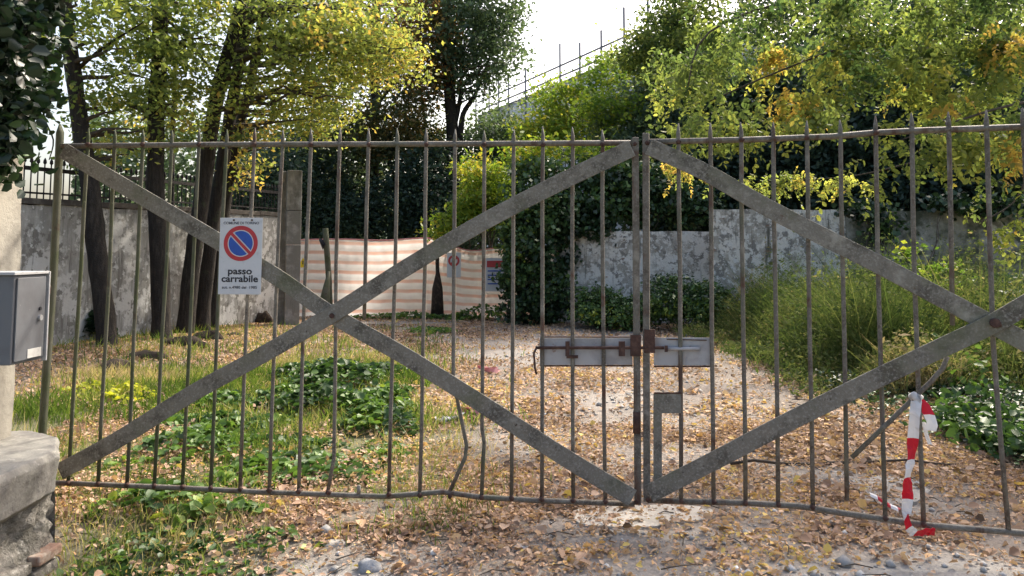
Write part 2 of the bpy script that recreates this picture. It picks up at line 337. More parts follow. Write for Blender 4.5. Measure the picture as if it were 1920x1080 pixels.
# ------------------------------------------------------------------ leaves
def unit(a): return a / (np.linalg.norm(a, axis=-1, keepdims=True) + 1e-9)
def leaf_arrays(C, L, T, up=.6, droop=.0, shape='kite', wid=.5, D=None, rng=RNG):
    n = len(C); L = np.broadcast_to(np.asarray(L, float), (n,))[:, None]
    if D is None: D = rng.normal(size=(n, 3)); D[:, 2] = D[:, 2] * (1 - up) - droop
    D = unit(D)
    N = rng.normal(size=(n, 3)) * (1 - up) + np.array([0, 0, up]); N = unit(N - (N * D).sum(1, keepdims=True) * D)
    B = np.cross(N, D)
    w = L * wid
    if shape == 'kite':
        V = np.stack([C - D * L * .5, C - D * L * .02 + B * w * .5 + N * w * .12, C + D * L * .5, C - D * L * .02 - B * w * .5 + N * w * .12], 1)
        F = (np.arange(n)[:, None] * 4 + np.array([0, 1, 2, 3])[None]); k = 4
    else:
        V = np.stack([C - D * L * .5, C - D * L * .2 + B * w * .48 + N * w * .18, C + D * L * .22 + B * w * .42 + N * w * .15, C + D * L * .5 - N * L * .06,
                      C + D * L * .22 - B * w * .42 + N * w * .15, C - D * L * .2 - B * w * .48 + N * w * .18], 1)
        F = (np.arange(n)[:, None, None] * 6 + np.array([[0, 1, 2, 3], [0, 3, 4, 5]])[None]).reshape(-1, 4); k = 6
    return V.reshape(-1, 3), F, np.repeat(T, k)
def join(parts):
    Vs, Fs, Ts = [], [], []; o = 0
    for V, F, T in parts: Vs.append(V); Fs.append(F + o); Ts.append(T); o += len(V)
    return np.concatenate(Vs), np.concatenate(Fs), np.concatenate(Ts)
def blob_points(blobs, per=22, sig=.16, rng=RNG, hollow=.35):
    """blobs: (px,py,Y,rx_px,ry_px,ry_m,n,tint)"""
    C, T = [], []
    for (px, py, Y, rx, ry, rm, n, tint) in blobs:
        c = np.array(at(px, py, Y)); k = max(2, int(n / per))
        d = unit(rng.normal(size=(k, 3))) * (rng.random((k, 1)) ** (.33 * (1 - hollow) + .05))
        sub = c + d * np.array([rx / FPX * Y, rm, ry / FPX * Y])
        sub[:, 2] = np.maximum(sub[:, 2], .1)
        st = tint + rng.normal(size=k) * .13
        i = rng.integers(0, k, n)
        s_ = sig * (0.6 + .8 * rng.random(k))
        P = sub[i] + rng.normal(size=(n, 3)) * s_[i][:, None] * np.array([1, 1, .55])
        C.append(P); T.append(st[i] + rng.normal(size=n) * .09)
    return np.concatenate(C), np.clip(np.concatenate(T), 0.01, .99)
def crown(name, parent, blobs, size, mat, up=.45, droop=.1, shape='kite', wid=.55, per=22, sig=.16, kind='stuff', hollow=.35, loc=None, thin=1.0):
    if thin != 1: blobs = [(a, b, c, d * 1.12, e * 1.12, f, int(n * thin), t) for (a, b, c, d, e, f, n, t) in blobs]
    C, T = blob_points(blobs, per, sig, hollow=hollow)
    L = size * (.6 + .8 * RNG.random(len(C)))
    V, F, TT = leaf_arrays(C, L, T, up, droop, shape, wid)
    o = mesh_np(name, V, F, mat, parent, attrs={'tint': TT}, loc=loc)
    if kind: o['kind'] = kind
    return o
def fronds(blobs, flen, lsize, rng=RNG, pairs=6, droop=.9):
    P, T = blob_points(blobs, per=11, sig=.12, hollow=.0)
    n = len(P); D = rng.normal(size=(n, 3)); D[:, 2] = -abs(D[:, 2]) * .4 - droop * rng.random(n) * 1.2; D = unit(D)
    B = unit(np.cross(D, rng.normal(size=(n, 3)) + np.array([0, 0, .2])))
    Cs, Ds, Ts = [], [], []
    fl = flen * (.6 + .7 * rng.random((n, 1)))
    for k in range(pairs):
        t = (k + .8) / pairs
        base = P + D * fl * t + np.array([0, 0, -1]) * fl * .25 * t * t
        for s in (-1, 1):
            d = unit(B * s + D * .35 + rng.normal(size=(n, 3)) * .25 + np.array([0, 0, -.35]))
            Cs.append(base + d * lsize * .55); Ds.append(d); Ts.append(T + rng.normal(size=n) * .05)
    base = P + D * fl * 1.12 + np.array([0, 0, -1]) * fl * .28; Cs.append(base); Ds.append(D); Ts.append(T)
    C = np.concatenate(Cs); DD = np.concatenate(Ds); TT = np.clip(np.concatenate(Ts), .01, .99)
    keep = rng.random(len(C)) > .12; C, DD, TT = C[keep], DD[keep], TT[keep]
    L = lsize * (.75 + .5 * rng.random(len(C)))
    return leaf_arrays(C, L, TT, .25, 0, 'oval', .56, D=DD)

# ------------------------------------------------------------------ trees
def limb_path(p, q, wob=.08, n=6):
    p = Vector(p); q = Vector(q); d = (q - p).length; pts = []
    for i in range(n + 1):
        t = i / n; w = math.sin(math.pi * t) * wob * d
        pts.append(p.lerp(q, t) + Vector((random.uniform(-1, 1), random.uniform(-1, 1), random.uniform(-.3, 1) + .3)) * w * .6)
    return pts
def tree(name, label, trunk_px, Y, r0, r1, blobs, size, leaf, limbs=(), group=None, twigs=14, frond=None, sides=10, **kw):
    pts = smooth_path([at(px, py, Y) for px, py in trunk_px], 4)
    pts[0] = Vector((pts[0].x, pts[0].y, float(gz(pts[0].x, pts[0].y)) - .12))
    t = thing(name, (pts[0].x, pts[0].y, float(gz(pts[0].x, pts[0].y))), label, 'tree', group)
    n = len(pts); rad = [r0 + (r1 - r0) * (i / (n - 1)) for i in range(n)]; rad[0] *= 1.45; rad[1] *= 1.12
    MB().tube(pts, rad, sides, jit=.09).build('trunk', M['bark'], t, smooth=True)
    for (lp, lr) in limbs:
        P = smooth_path([at(px, py, Y + dy) for (px, py, dy) in lp], 4)
        m = len(P); MB().tube(P, [lr * (1 - .75 * i / (m - 1)) for i in range(m)], 7, jit=.06).build('limb', M['bark'], t, smooth=True)
    if twigs:
        mb = MB(); top = pts[n // 3:]
        for k in range(twigs):
            b = random.choice(blobs); Yb = b[2] + random.uniform(-.7, .7) * b[5]
            e = at(b[0] + random.uniform(-.8, .8) * b[3], b[1] + random.uniform(-.8, .8) * b[4], Yb)
            s = min(top, key=lambda p: (p - e).length + (0.8 if p.z > e.z else 0)); P = limb_path(s, e, .10, 7); m = len(P)
            r = min(.05, r1 * .45); mb.tube(P, [r * (1 - .85 * i / (m - 1)) for i in range(m)], 5, cap=False)
        o = mb.build('branches', M['twig'], t, smooth=True); o['kind'] = 'stuff'
    if frond:
        V, F, TT = fronds(blobs, *frond); o = mesh_np('crown', V, F, leaf, t, attrs={'tint': TT}); o['kind'] = 'stuff'
    else: crown('crown', t, blobs, size, leaf, **kw)
    return t

G = 'locust trees leaning in front of the left wall'
tree('locust_tree', 'leftmost leaning dark trunk by the left wall with yellow green crown',
     [(205, 672), (192, 560), (180, 450), (166, 330), (150, 230), (136, 120), (120, 0), (108, -120)], 11.7, .155, .10,
     [(190, 20, 11.5, 110, 110, 1.3, 5200, .55), (250, 130, 11.8, 90, 70, 1.0, 3400, .62), (170, 200, 11.9, 60, 50, .8, 900, .55), (230, 280, 12.2, 70, 45, .8, 1000, .6), (120, -80, 11.7, 200, 90, 1.6, 3000, .5)],
     .098, M['leaf_locust'], [([(150, 125, 0), (200, 85, -.3), (268, 42, -.5)], .035), ([(135, 95, 0), (95, 150, .4), (82, 215, .6), (100, 262, .7), (92, 300, .8)], .028)], G, 20, thin=.44, per=52, sig=.23, hollow=0, up=.3, wid=.5)
tree('locust_tree', 'straight dark trunk with yellow green crown, second from left by the wall',
     [(303, 656), (300, 520), (293, 380), (292, 250), (298, 120), (301, 0), (306, -160)], 12.7, .15, .12,
     [(330, 30, 12.6, 120, 90, 1.4, 5200, .5), (350, 140, 12.9, 90, 70, 1.1, 3600, .6), (260, 230, 12.9, 80, 60, .9, 1500, .6), (380, 225, 13, 90, 50, 1.0, 2000, .68), (310, -100, 12.7, 220, 90, 1.8, 2600, .45)],
     .098, M['leaf_locust'], [([(290, 20, 0), (240, 8, -.4), (170, -10, -.6)], .04), ([(285, 70, 0), (262, 100, -.1), (235, 137, -.2)], .03), ([(302, 30, 0), (350, 70, .3), (395, 130, .4)], .03)], G, 20, thin=.44, per=52, sig=.23, hollow=0, up=.3, wid=.5)
tree('locust_tree', 'thin dark trunk standing behind the straight trunk near the wall',
     [(330, 625), (326, 500), (322, 400), (322, 300), (326, 180), (332, 60)], 15.2, .07, .04,
     [(335, 60, 15, 90, 70, 1.0, 1800, .6), (300, 200, 15.4, 90, 60, .9, 1200, .62)], .07, M['leaf_locust'], (), G, 10, sides=7)
tree('locust_tree', 'first of two crossing dark trunks leaning right before the wall',
     [(345, 640), (360, 500), (374, 400), (392, 270), (414, 150), (442, 50), (470, -60)], 13.8, .15, .11,
     [(520, 30, 13.4, 130, 90, 1.5, 6500, .6), (600, 130, 13.4, 110, 70, 1.2, 5200, .66), (640, 60, 13.2, 110, 70, 1.1, 4800, .64), (500, -100, 13.8, 240, 90, 1.8, 3200, .5)],
     .098, M['leaf_locust'], [([(414, 150, 0), (385, 118, .2), (352, 75, .3), (340, 40, .3)], .035)], G, 24, thin=.44, per=52, sig=.23, hollow=0, up=.3, wid=.5)
tree('locust_tree', 'second of two crossing dark trunks, right of the first',
     [(376, 628), (390, 500), (402, 400), (420, 290), (436, 190), (456, 80), (468, 0), (476, -80)], 14.4, .13, .10,
     [(560, 200, 14.2, 100, 60, 1.2, 3600, .7), (700, 60, 14.2, 100, 70, 1.1, 4200, .68), (470, 90, 14.5, 90, 80, 1.2, 2800, .55)],
     .098, M['leaf_locust'], (), G, 24, thin=.44, per=52, sig=.23, hollow=0, up=.3, wid=.5)
tree('locust_tree', 'slim rightmost trunk of the row, yellow leaves hanging low beside it',
     [(392, 618), (412, 470), (428, 350), (448, 240), (466, 170), (480, 100), (496, 0), (500, -60)], 15.0, .10, .08,
     [(690, 120, 14.8, 95, 45, 1.0, 3400, .78), (480, 280, 15.0, 40, 55, .6, 700, .82), (580, 180, 15, 90, 60, 1.0, 2500, .66), (460, 335, 15.2, 35, 18, .4, 300, .85), (620, -40, 15, 150, 60, 1.2, 2600, .55), (750, 95, 14.6, 45, 35, .6, 900, .85)],
     .098, M['leaf_locust'], [([(462, 185, 0), (478, 170, -.3), (500, 150, -.5), (560, 130, -.8)], .03), ([(448, 240, 0), (500, 200, .2), (520, 185, .3)], .022)], G, 20, thin=.44, per=52, sig=.23, hollow=0, up=.3, wid=.5)

tree('chestnut_tree', 'tall dark chestnut tree turning brown behind the striped barrier', [(690, 598), (694, 450), (700, 300), (704, 150), (706, 0)], 25.5, .24, .14,
     [(690, 180, 25, 150, 130, 2.4, 6500, .32), (640, 320, 25, 130, 110, 2.2, 8500, .15), (790, 330, 25.2, 70, 110, 1.6, 5500, .12), (790, 90, 25, 70, 110, 1.6, 5200, .75), (680, 30, 25.5, 110, 90, 2, 5000, .55), (740, 240, 24.6, 90, 60, 1.4, 3600, .5)],
     .16, M['leaf_chestnut'], [([(704, 200, 0), (740, 150, -.4), (775, 80, -.6)], .09), ([(800, 260, -.3), (790, 180, -.3), (780, 120, -.3)], .07)], None, 20, up=.5, droop=.5, wid=.45, sig=.3)
tree('poplar_tree', 'dark forked tree with grey green leaves left of the open sky', [(845, 590), (847, 400), (848, 260), (842, 150), (838, 60), (836, -60)], 25, .24, .15,
     [(880, 60, 25, 85, 75, 1.9, 5200, .45), (930, 110, 25, 60, 45, 1.4, 1500, .4), (930, 20, 25, 55, 45, 1.4, 1900, .5), (850, 140, 25, 50, 50, 1.3, 1500, .4), (910, -50, 25, 90, 50, 1.8, 2500, .5), (835, 20, 25.3, 50, 60, 1.4, 1800, .45), (905, 165, 25, 40, 25, .8, 350, .4)],
     .15, M['leaf_blue'], [([(862, 270, 0), (868, 215, 0), (890, 180, 0), (905, 140, 0), (925, 95, 0)], .11), ([(848, 250, 0), (862, 190, 0), (866, 130, 0), (872, 60, 0)], .10), ([(843, 170, 0), (815, 120, 0), (800, 70, 0)], .07)], None, 24, up=.3, sig=.28)

# ------------------------------------------------------------------ hedges and shrubs (each its own thing)
def shrub(name, label, cat, base, blobs, size, leaf, group=None, stems=6, stem_r=.03, **kw):
    b = gnd(*base) if len(base) == 2 else Vector((at(base[0], 500, base[2]).x, base[2], 0))
    b.z = float(gz(b.x, b.y)) if abs(b.x) < 9 and b.y < 19 else 0
    t = thing(name, b, label, cat, group); mb = MB()
    for k in range(stems):
        bl = random.choice(blobs); e = at(bl[0] + random.uniform(-.6, .6) * bl[3], bl[1] + random.uniform(-.6, .4) * bl[4], bl[2] + random.uniform(-.5, .5) * bl[5])
        P = limb_path(b + Vector((random.uniform(-.2, .2), random.uniform(-.1, .1), -.05)), e, .12, 6); m = len(P)
        mb.tube(P, [stem_r * (1 - .8 * i / (m - 1)) for i in range(m)], 5, cap=False)
    if stems: mb.build('stems', M['twig'], t, smooth=True)['kind'] = 'stuff'
    crown('foliage', t, blobs, size, leaf, **kw)
    return t
shrub('laurel_shrub', 'dark shrub between the concrete post and the tall chestnut', 'shrub', (600, 0, 23.6),
      [(600, 370, 23.6, 60, 80, 1.0, 4200, .35), (560, 300, 23.8, 50, 60, 1.0, 2600, .4), (650, 410, 23.2, 60, 45, .9, 3000, .3), (600, 470, 23.2, 80, 60, .9, 2500, .3)], .13, M['leaf_dark'], sig=.2)
shrub('laurel_shrub', 'blackish green shrub right behind the middle of the striped barrier', 'shrub', (760, 0, 23.4),
      [(740, 390, 23.4, 75, 60, 1.0, 4200, .22), (800, 340, 23.6, 60, 70, 1.0, 3600, .25), (840, 420, 23.0, 50, 50, .8, 2600, .22), (770, 460, 23.2, 90, 60, .9, 2500, .2)], .13, M['leaf_dark'], sig=.2)
shrub('laurel_shrub', 'dark shrub behind the left wall railing beside the concrete post', 'shrub', (480, 0, 21),
      [(480, 370, 21, 60, 60, 1.0, 3200, .35), (520, 320, 21.5, 50, 60, 1.0, 2200, .45), (430, 400, 20.5, 50, 50, .9, 1600, .4)], .13, M['leaf_dark'], sig=.22)
shrub('ailanthus_bush', 'bright yellow green bush leaning over the barrier left of the ivy', 'shrub', (880, 0, 19.6),
      [(895, 325, 18.6, 40, 34, .7, 900, .8), (915, 370, 18.5, 45, 40, .7, 1300, .7), (880, 400, 18.4, 40, 32, .6, 1300, .62), (940, 350, 18.4, 34, 40, .6, 1000, .6), (835, 425, 18.2, 28, 28, .4, 600, .68), (930, 400, 18.6, 40, 30, .5, 900, .5)], .14, M['leaf_green'], wid=.4, sig=.16, up=.3, droop=.5)
shrub('laurel_shrub', 'dusky bush below the sky gap beside the forked tree', 'shrub', (920, 0, 26),
      [(930, 240, 26, 60, 32, 1.3, 1700, .6), (880, 290, 26, 80, 40, 1.3, 3000, .45), (980, 270, 25.5, 50, 50, 1.2, 2200, .5), (930, 340, 25.5, 110, 60, 1.2, 2600, .3), (985, 200, 27, 40, 24, .8, 200, .7), (945, 195, 27.5, 40, 20, .8, 120, .7)], .15, M['leaf_blue'], sig=.3, up=.3)
shrub('elder_bush', 'yellow green bushy top just below the scaffold rails', 'shrub', (1070, 0, 24),
      [(1040, 180, 24, 40, 36, 1.0, 1500, .62), (1075, 220, 23.5, 55, 40, 1.0, 2400, .75), (1030, 245, 23.2, 60, 30, .9, 1900, .72), (1110, 170, 24.2, 40, 35, .8, 1300, .55), (1090, 265, 22.8, 80, 24, .9, 1600, .7), (1150, 130, 24.5, 45, 40, .9, 1300, .55), (1140, 200, 20.8, 50, 30, .6, 1300, .6), (1000, 285, 17.8, 60, 16, .4, 700, .7), (1110, 285, 17.8, 50, 14, .4, 500, .65)], .13, M['leaf_green'], sig=.24, up=.3)
shrub('laurel_shrub', 'dark round shrub between two yellow green bushes over the pale wall', 'shrub', (1170, 0, 21.5),
      [(1190, 190, 21.6, 46, 30, 1.0, 1400, .55), (1150, 230, 21.5, 46, 34, 1.0, 1300, .75), (1220, 250, 21, 56, 36, 1.0, 1800, .5), (1150, 290, 21, 90, 36, 1.0, 2400, .55)], .13, M['leaf_blue'], sig=.22)
tree('locust_tree', 'bushy yellow green tree right of the open sky with orange patches', [(1250, 590), (1254, 450), (1258, 300), (1262, 150), (1264, 40)], 22, .16, .09,
     [(1240, 120, 22, 60, 60, 1.4, 3200, .55), (1200, 100, 22.3, 45, 45, 1.0, 1900, .5), (1290, 60, 22, 70, 60, 1.4, 3400, .45), (1250, 30, 22.5, 50, 40, 1.1, 1400, .4), (1240, 180, 21.6, 55, 35, 1.0, 1700, .62), (1340, 120, 21.5, 60, 60, 1.2, 3000, .45), (1300, -40, 22, 90, 50, 1.4, 2400, .4)],
     .13, M['leaf_locust'], (), None, 14, up=.3, sig=.24)
# dark evergreen mass behind the right hand walls, one plant after another
for k, (px, py, rx, ry, Y, lab) in enumerate([
        (1290, 330, 80, 70, 20.0, 'dark evergreen above the low pale wall'),
        (1400, 300, 75, 80, 19.3, 'dark evergreen over the top corner of the higher pale wall'),
        (1500, 270, 80, 110, 18.6, 'tall dark evergreen behind the right leaf brace'),
        (1610, 290, 80, 100, 18.0, 'black green evergreen where the right hand wall falls into shade'),
        (1720, 280, 80, 110, 17.4, 'dark evergreen under the hanging locust branches'),
        (1840, 290, 90, 120, 16.8, 'rightmost dark evergreen behind the shaded wall')]):
    shrub('evergreen_shrub', lab, 'shrub', (px, 0, Y), [(px, py, Y, rx, ry, 1.3, 7000, .25), (px, py + 75, Y - .3, rx, 50, 1.0, 4200, .15), (px + 10, py - 110, Y + .4, rx * .9, 70, 1.2, 4000, .35)], .15, M['leaf_dark'],
          'dark evergreens behind the right hand wall', sig=.24, up=.35)
t = tree('cedar_tree', 'tall blue black conifer behind the hanging locust leaves', [(1560, 590), (1562, 300), (1566, 60), (1570, -100)], 26, .25, .12,
     [(1480, 40, 26, 110, 100, 2.4, 6000, .5), (1620, 80, 26, 120, 130, 2.4, 8000, .35), (1760, 120, 26, 120, 140, 2.4, 8000, .3), (1880, 100, 26, 110, 150, 2.4, 7000, .3), (1560, 220, 26, 140, 90, 2.4, 6000, .3)],
     .17, M['leaf_dark'], (), None, 12, sig=.35, up=.3)

# far-off wood as one mass, and a low hill closing the horizon
C, T = [], []
n = 60000; a = RNG.random(n); X = -26 + 56 * a; Yv = 29 + 5 * RNG.random(n); h = 3.2 + 2.6 * vnoise(X, Yv, 3.0, 77) + np.where(X > 3, 2.5, 0)
lf = (X < -5); h = np.where(lf, 5.5 + 3 * vnoise(X, Yv, 2.2, 78), h); h = np.where(X / Yv < -.575, 2.0, h); h = np.where((X > -2.5) & (X < 3), 3.6, h)
Z = h * RNG.random(n) ** .7
V, F, TT = leaf_arrays(np.stack([X, Yv, Z], 1), .28 * (.6 + .8 * RNG.random(n)), np.clip(.35 + .8 * (fbm(X, Z, 1.5, 5) - .5) + .1 * RNG.normal(size=n), .01, .99), .4, .1, 'kite', .6)
tag(mesh_np('distant_wood', V, F, M['leaf_blue'], loc=(0, 31, 0), attrs={'tint': TT}), 'distant dusky wood closing the view behind the walls', 'wood', None, 'stuff')
hx = np.linspace(-160, 160, 60); hy = np.linspace(70, 130, 10); HX, HY = np.meshgrid(hx, hy)
HZ = -1 + 9 * np.sin(np.clip((HY - 70) / 60, 0, 1) * math.pi / 2) * (.7 + .6 * vnoise(HX, HY, 25, 8))
i2 = np.arange(600).reshape(10, 60); f2 = np.stack([i2[:-1, :-1], i2[:-1, 1:], i2[1:, 1:], i2[1:, :-1]], -1).reshape(-1, 4)
tag(mesh_np('hill', np.stack([HX, HY, HZ], -1).reshape(-1, 3), f2, pbr('hill_green', [(.05, .08, .045), ((.09, .10, .05), .3, .4, .7, None)], 1, 0), loc=(0, 70, 0), smooth=True), None, None, None, 'structure')

# ------------------------------------------------------------------ foreground locust branches (upper right)
tr = thing('locust_tree', (8.2, 9.2, 0), 'locust tree off the right edge whose bright leafy branches hang over the gate', 'tree')
MB().tube([(8.2, 9.2, -.1), (8.15, 9.2, 1.5), (8.0, 9.1, 3.2), (7.9, 9.0, 5.5), (7.8, 9, 7)], [.26, .2, .18, .15, .1], 12, jit=.08).build('trunk', M['bark'], tr, smooth=True)
for lp, lr in [([(2150, 60, 8.9), (1900, 98, 8.6), (1760, 92, 8.3), (1600, 88, 8.1), (1470, 130, 7.9), (1330, 190, 7.7)], .026),
               ([(2130, -60, 9), (1800, -20, 8.2), (1500, 0, 7.8), (1330, 60, 7.4), (1290, 160, 7.2)], .024),
               ([(2140, 160, 8.9), (1930, 190, 7.6), (1800, 225, 7.1), (1690, 262, 6.8)], .02),
               ([(2120, 250, 9), (1960, 300, 7.6), (1900, 380, 7.2), (1830, 420, 7.0)], .016),
               ([(2100, 300, 10.5), (1800, 290, 11), (1600, 330, 11.2), (1420, 340, 11.4)], .018)]:
    P = smooth_path([at(*q) for q in lp], 4); m = len(P)
    MB().tube(P, [lr * (1 - .75 * i / (m - 1)) for i in range(m)], 7).build('limb', M['twig'], tr, smooth=True)
near = [(1850, 60, 8.3, 120, 90, 1.0, 620, .45), (1700, 40, 8.2, 110, 75, 1.0, 520, .45), (1560, 40, 8.0, 90, 60, .8, 330, .45), (1620, 110, 7.8, 90, 45, .7, 260, .5),
        (1760, 140, 7.9, 110, 50, .7, 330, .55), (1870, 200, 7.6, 90, 70, .7, 360, .5), (1900, 320, 7.4, 55, 60, .5, 130, .55), (1720, 250, 7.0, 70, 45, .5, 150, .6),
        (1400, 60, 8.2, 80, 60, .9, 330, .4), (1360, 150, 7.8, 90, 60, .8, 330, .42), (1300, 215, 7.2, 75, 30, .5, 150, .55), (1395, 235, 7.1, 50, 30, .4, 90, .58), (1520, 170, 7.6, 60, 50, .6, 150, .5),
        (1490, 228, 7.0, 50, 22, .4, 70, .62), (1640, 300, 6.9, 45, 35, .4, 60, .6), (1800, 270, 7.2, 60, 40, .5, 110, .55), (1870, 425, 7.0, 55, 22, .4, 70, .5), (1760, 45, 8, 160, 60, .8, 350, .4), (1850, 130, 8.2, 100, 60, .8, 300, .5), (1300, 100, 8.4, 60, 60, .8, 180, .45)]
near = [(a, b, c, d * 1.15, e * 1.15, f * 1.3, int(n * (.44 if b < 120 else .30)), t + (-.04 if b < 120 else .03)) for (a, b, c, d, e, f, n, t) in near]
V, F, TT = fronds(near, .24, .060)
mesh_np('crown', V, F, M['leaf_locust'], tr, attrs={'tint': TT})['kind'] = 'stuff'
V, F, TT = fronds([(1460, 110, 8.2, 30, 45, .4, 60, .9), (1475, 190, 8.0, 26, 35, .3, 40, .9), (1420, 340, 11.3, 60, 9, .3, 40, .72), (1530, 335, 11.2, 80, 9, .3, 50, .68), (1290, 310, 11.5, 40, 16, .3, 45, .8), (1890, 80, 7.6, 25, 35, .3, 26, .97), (1845, 90, 7.8, 10, 14, .2, 10, .97), (1900, 290, 7, 12, 30, .2, 18, .93), (1785, 200, 7.4, 12, 14, .2, 10, .9)], .19, .055)
mesh_np('turning_leaves', V, F, M['leaf_locust'], tr, attrs={'tint': TT})['kind'] = 'stuff'

# ------------------------------------------------------------------ walls
def wall_run(name, label, A, B, h0, h1, th, mat, seg=.25, jag=.02, cat='wall', z0=-.2):
    A = Vector((A[0], A[1], 0)); B = Vector((B[0], B[1], 0)); d = (B - A); L = d.length; d.normalize(); nrm = Vector((d.y, -d.x, 0))
    if nrm.y > 0: nrm = -nrm
    n = max(2, int(L / seg)); rows = 8; v = []; f = []
    for side in (0, 1):
        for i in range(n + 1):
            for j in range(rows + 1):
                t = i / n; h = h0 + (h1 - h0) * t + (random.uniform(-jag, jag) if j == rows and side == 0 else 0)
                z = z0 + (h - z0) * j / rows; o = random.uniform(-.008, .008) if side == 0 else 0
                v.append(A + d * (L * t) + nrm * (th / 2 * (1 if side == 0 else -1) + o) + Vector((0, 0, z)))
    W = rows + 1; S = (n + 1) * W
    for i in range(n):
        for j in range(rows):
            a = i * W + j; f.append((a, a + W, a + W + 1, a + 1)); a += S; f.append((a, a + 1, a + W + 1, a + W))
        a = i * W + rows; f.append((a, a + W, a + W + S, a + S))
    for i in (0, n):
        a = i * W
        for j in range(rows): f.append((a + j, a + j + 1, a + j + 1 + S, a + j + S))
    t = thing(name, (A + B) / 2, label, cat)
    mesh_np('masonry', v, f, mat, t)
    return t, A, B, d, nrm
LA = (-8.34, 8.0); LB = (-5.35, 17.7)
t, A, B, d, nr = wall_run('boundary_wall', 'stained grey rendered wall behind the leaning locust trees', LA, LB, 2.22, 2.36, .3, M['wall_l'])
L = (B - A).length; n = int(L / .95)
for i in range(n):
    c = A + d * (L * (i + .5) / n) + Vector((0, 0, 2.22 + .14 * (i + .5) / n + .045))
    MB().box(c, d * (L / n / 2 - .004), nr * .19, Vector((0, 0, .045))).build('coping_stone', M['coping'], t, bevel=.006)
fence = thing('railing', A + Vector((0, 0, 2.32)), 'black iron railing standing on top of the left wall', 'railing')
def rz(i): return 2.22 + .14 * i + .09
MB().box((A + B) / 2 + Vector((0, 0, rz(.5) + .46)), d * L / 2 + Vector((0, 0, .07)), nr * .022, Vector((0, 0, .03))).build('top_rail', M['iron'], fence)
MB().box((A + B) / 2 + Vector((0, 0, rz(.5) + .09)), d * L / 2 + Vector((0, 0, .07)), nr * .018, Vector((0, 0, .014))).build('bottom_rail', M['iron'], fence)
n = int(L / .115); pk = None
for i in range(n + 1):
    p = A + d * (L * i / n) + Vector((0, 0, rz(i / n)))
    if pk is None:
        pk = MB().tube([p, p + Vector((0, 0, .54)), p + Vector((0, 0, .56)), p + Vector((0, 0, .60)), p + Vector((0, 0, .64))], [.010, .010, .026, .022, .004], 6).build('picket', M['iron'], fence); p0 = p.copy()
    else:
        c = pk.copy(); COL.objects.link(c); c.parent = fence; c.location = p - p0
# right hand walls
wall_run('boundary_wall', 'low flaking pale wall behind the meeting of the gate leaves', (1.0, 17.2), (4.45, 16.9), 2.0, 2.0, .3, M['wall_r'], jag=.015)
wall_run('boundary_wall', 'higher flaking pale wall stepping up right of the low pale wall', (4.1, 15.9), (6.65, 15.4), 2.43, 2.38, .35, M['wall_r'], jag=.014)
wall_run('boundary_wall', 'shaded grey wall overgrown by evergreens at the right edge', (6.66, 15.4), (12.5, 14.2), 2.37, 2.3, .34, M['wall_d'], jag=.015)

# concrete post
p = Vector((at(548, 600, 16.2).x - .02, 16.2, 0))
t = thing('concrete_post', p, 'square grey concrete post at the end of the left wall', 'post')
R_ = Matrix.Rotation(.35, 3, 'Z'); u = R_ @ Vector((.15, 0, 0)); w = R_ @ Vector((0, .15, 0))
mb = MB(); zs = [-.2, .9, 1.7, 2.42, 3.27]
for i in range(4):
    mb.box(p + Vector((random.uniform(-.006, .006), 0, (zs[i] + zs[i + 1]) / 2)), u, w, Vector((0, 0, (zs[i + 1] - zs[i]) / 2 - .004)))
mb.build('shaft', M['concrete'], t, bevel=.012)
MB().box(p - Vector((.27, -.1, 0)) + Vector((0, 0, 1.53)), u * .55, w * .7, Vector((0, 0, 1.73))).build('backing_post', M['concrete'], t, bevel=.01)

# ------------------------------------------------------------------ striped barrier
def tarp(name, label, topline, Ys, zbot, seed, nrip, amp=.007, stripes=8):
    """topline: px,py per control; Ys depth per control"""
    tp = smooth_path([at(px, py, Y) for (px, py), Y in zip(topline, Ys)], 14); n = len(tp); rows = 34; v = []; st = []
    for i, p in enumerate(tp):
        z0 = zbot + .008 * math.sin(i * .7 + seed)
        for j in range(rows + 1):
            s = j / rows; z = z0 + (p.z - z0) * s
            y = p.y + amp * math.sin(s * 2 * math.pi * stripes + 1) + .022 * math.sin(i * nrip * .8 + s * 2 + seed) * (1 - .5 * s) + .008 * math.sin(i * 1.9 + s * 9)
            v.append((p.x, y, z)); st.append(s * stripes + .05 * math.sin(i * .21 + seed) + .01 * math.sin(i * 1.3))
    W = rows + 1; i_ = np.arange(n * W).reshape(n, W); f = np.stack([i_[:-1, :-1], i_[1:, :-1], i_[1:, 1:], i_[:-1, 1:]], -1).reshape(-1, 4)
    base = Vector((tp[n // 2].x, tp[n // 2].y, 0)); t = thing(name, base, label, 'barrier')
    o = mesh_np('fabric', v, f, M['tarp'], t, attrs={'stripe': st}, smooth=True)
    MB().tube([Vector((p.x, p.y, p.z + .005)) for p in tp], .016, 6).build('top_cord', M['tape_pink'], t, smooth=True)
    return t
M['tarp'] = tarp_mat()
tA = tarp('fabric_barrier', 'sunlit pink and white striped fabric barrier left of the dark stake', [(470, 452), (560, 450), (640, 449), (720, 451), (795, 447), (822, 452)], [18.6, 18.7, 18.8, 18.8, 18.7, 18.5], -.03, 1, .25)
tB = tarp('fabric_barrier', 'shaded striped fabric barrier panel reaching the ivy, with notices on it', [(824, 453), (880, 470), (930, 466), (990, 470), (1040, 474)], [18.5, 18.4, 18.3, 18.2, 18.1], -.03, 3, .35)
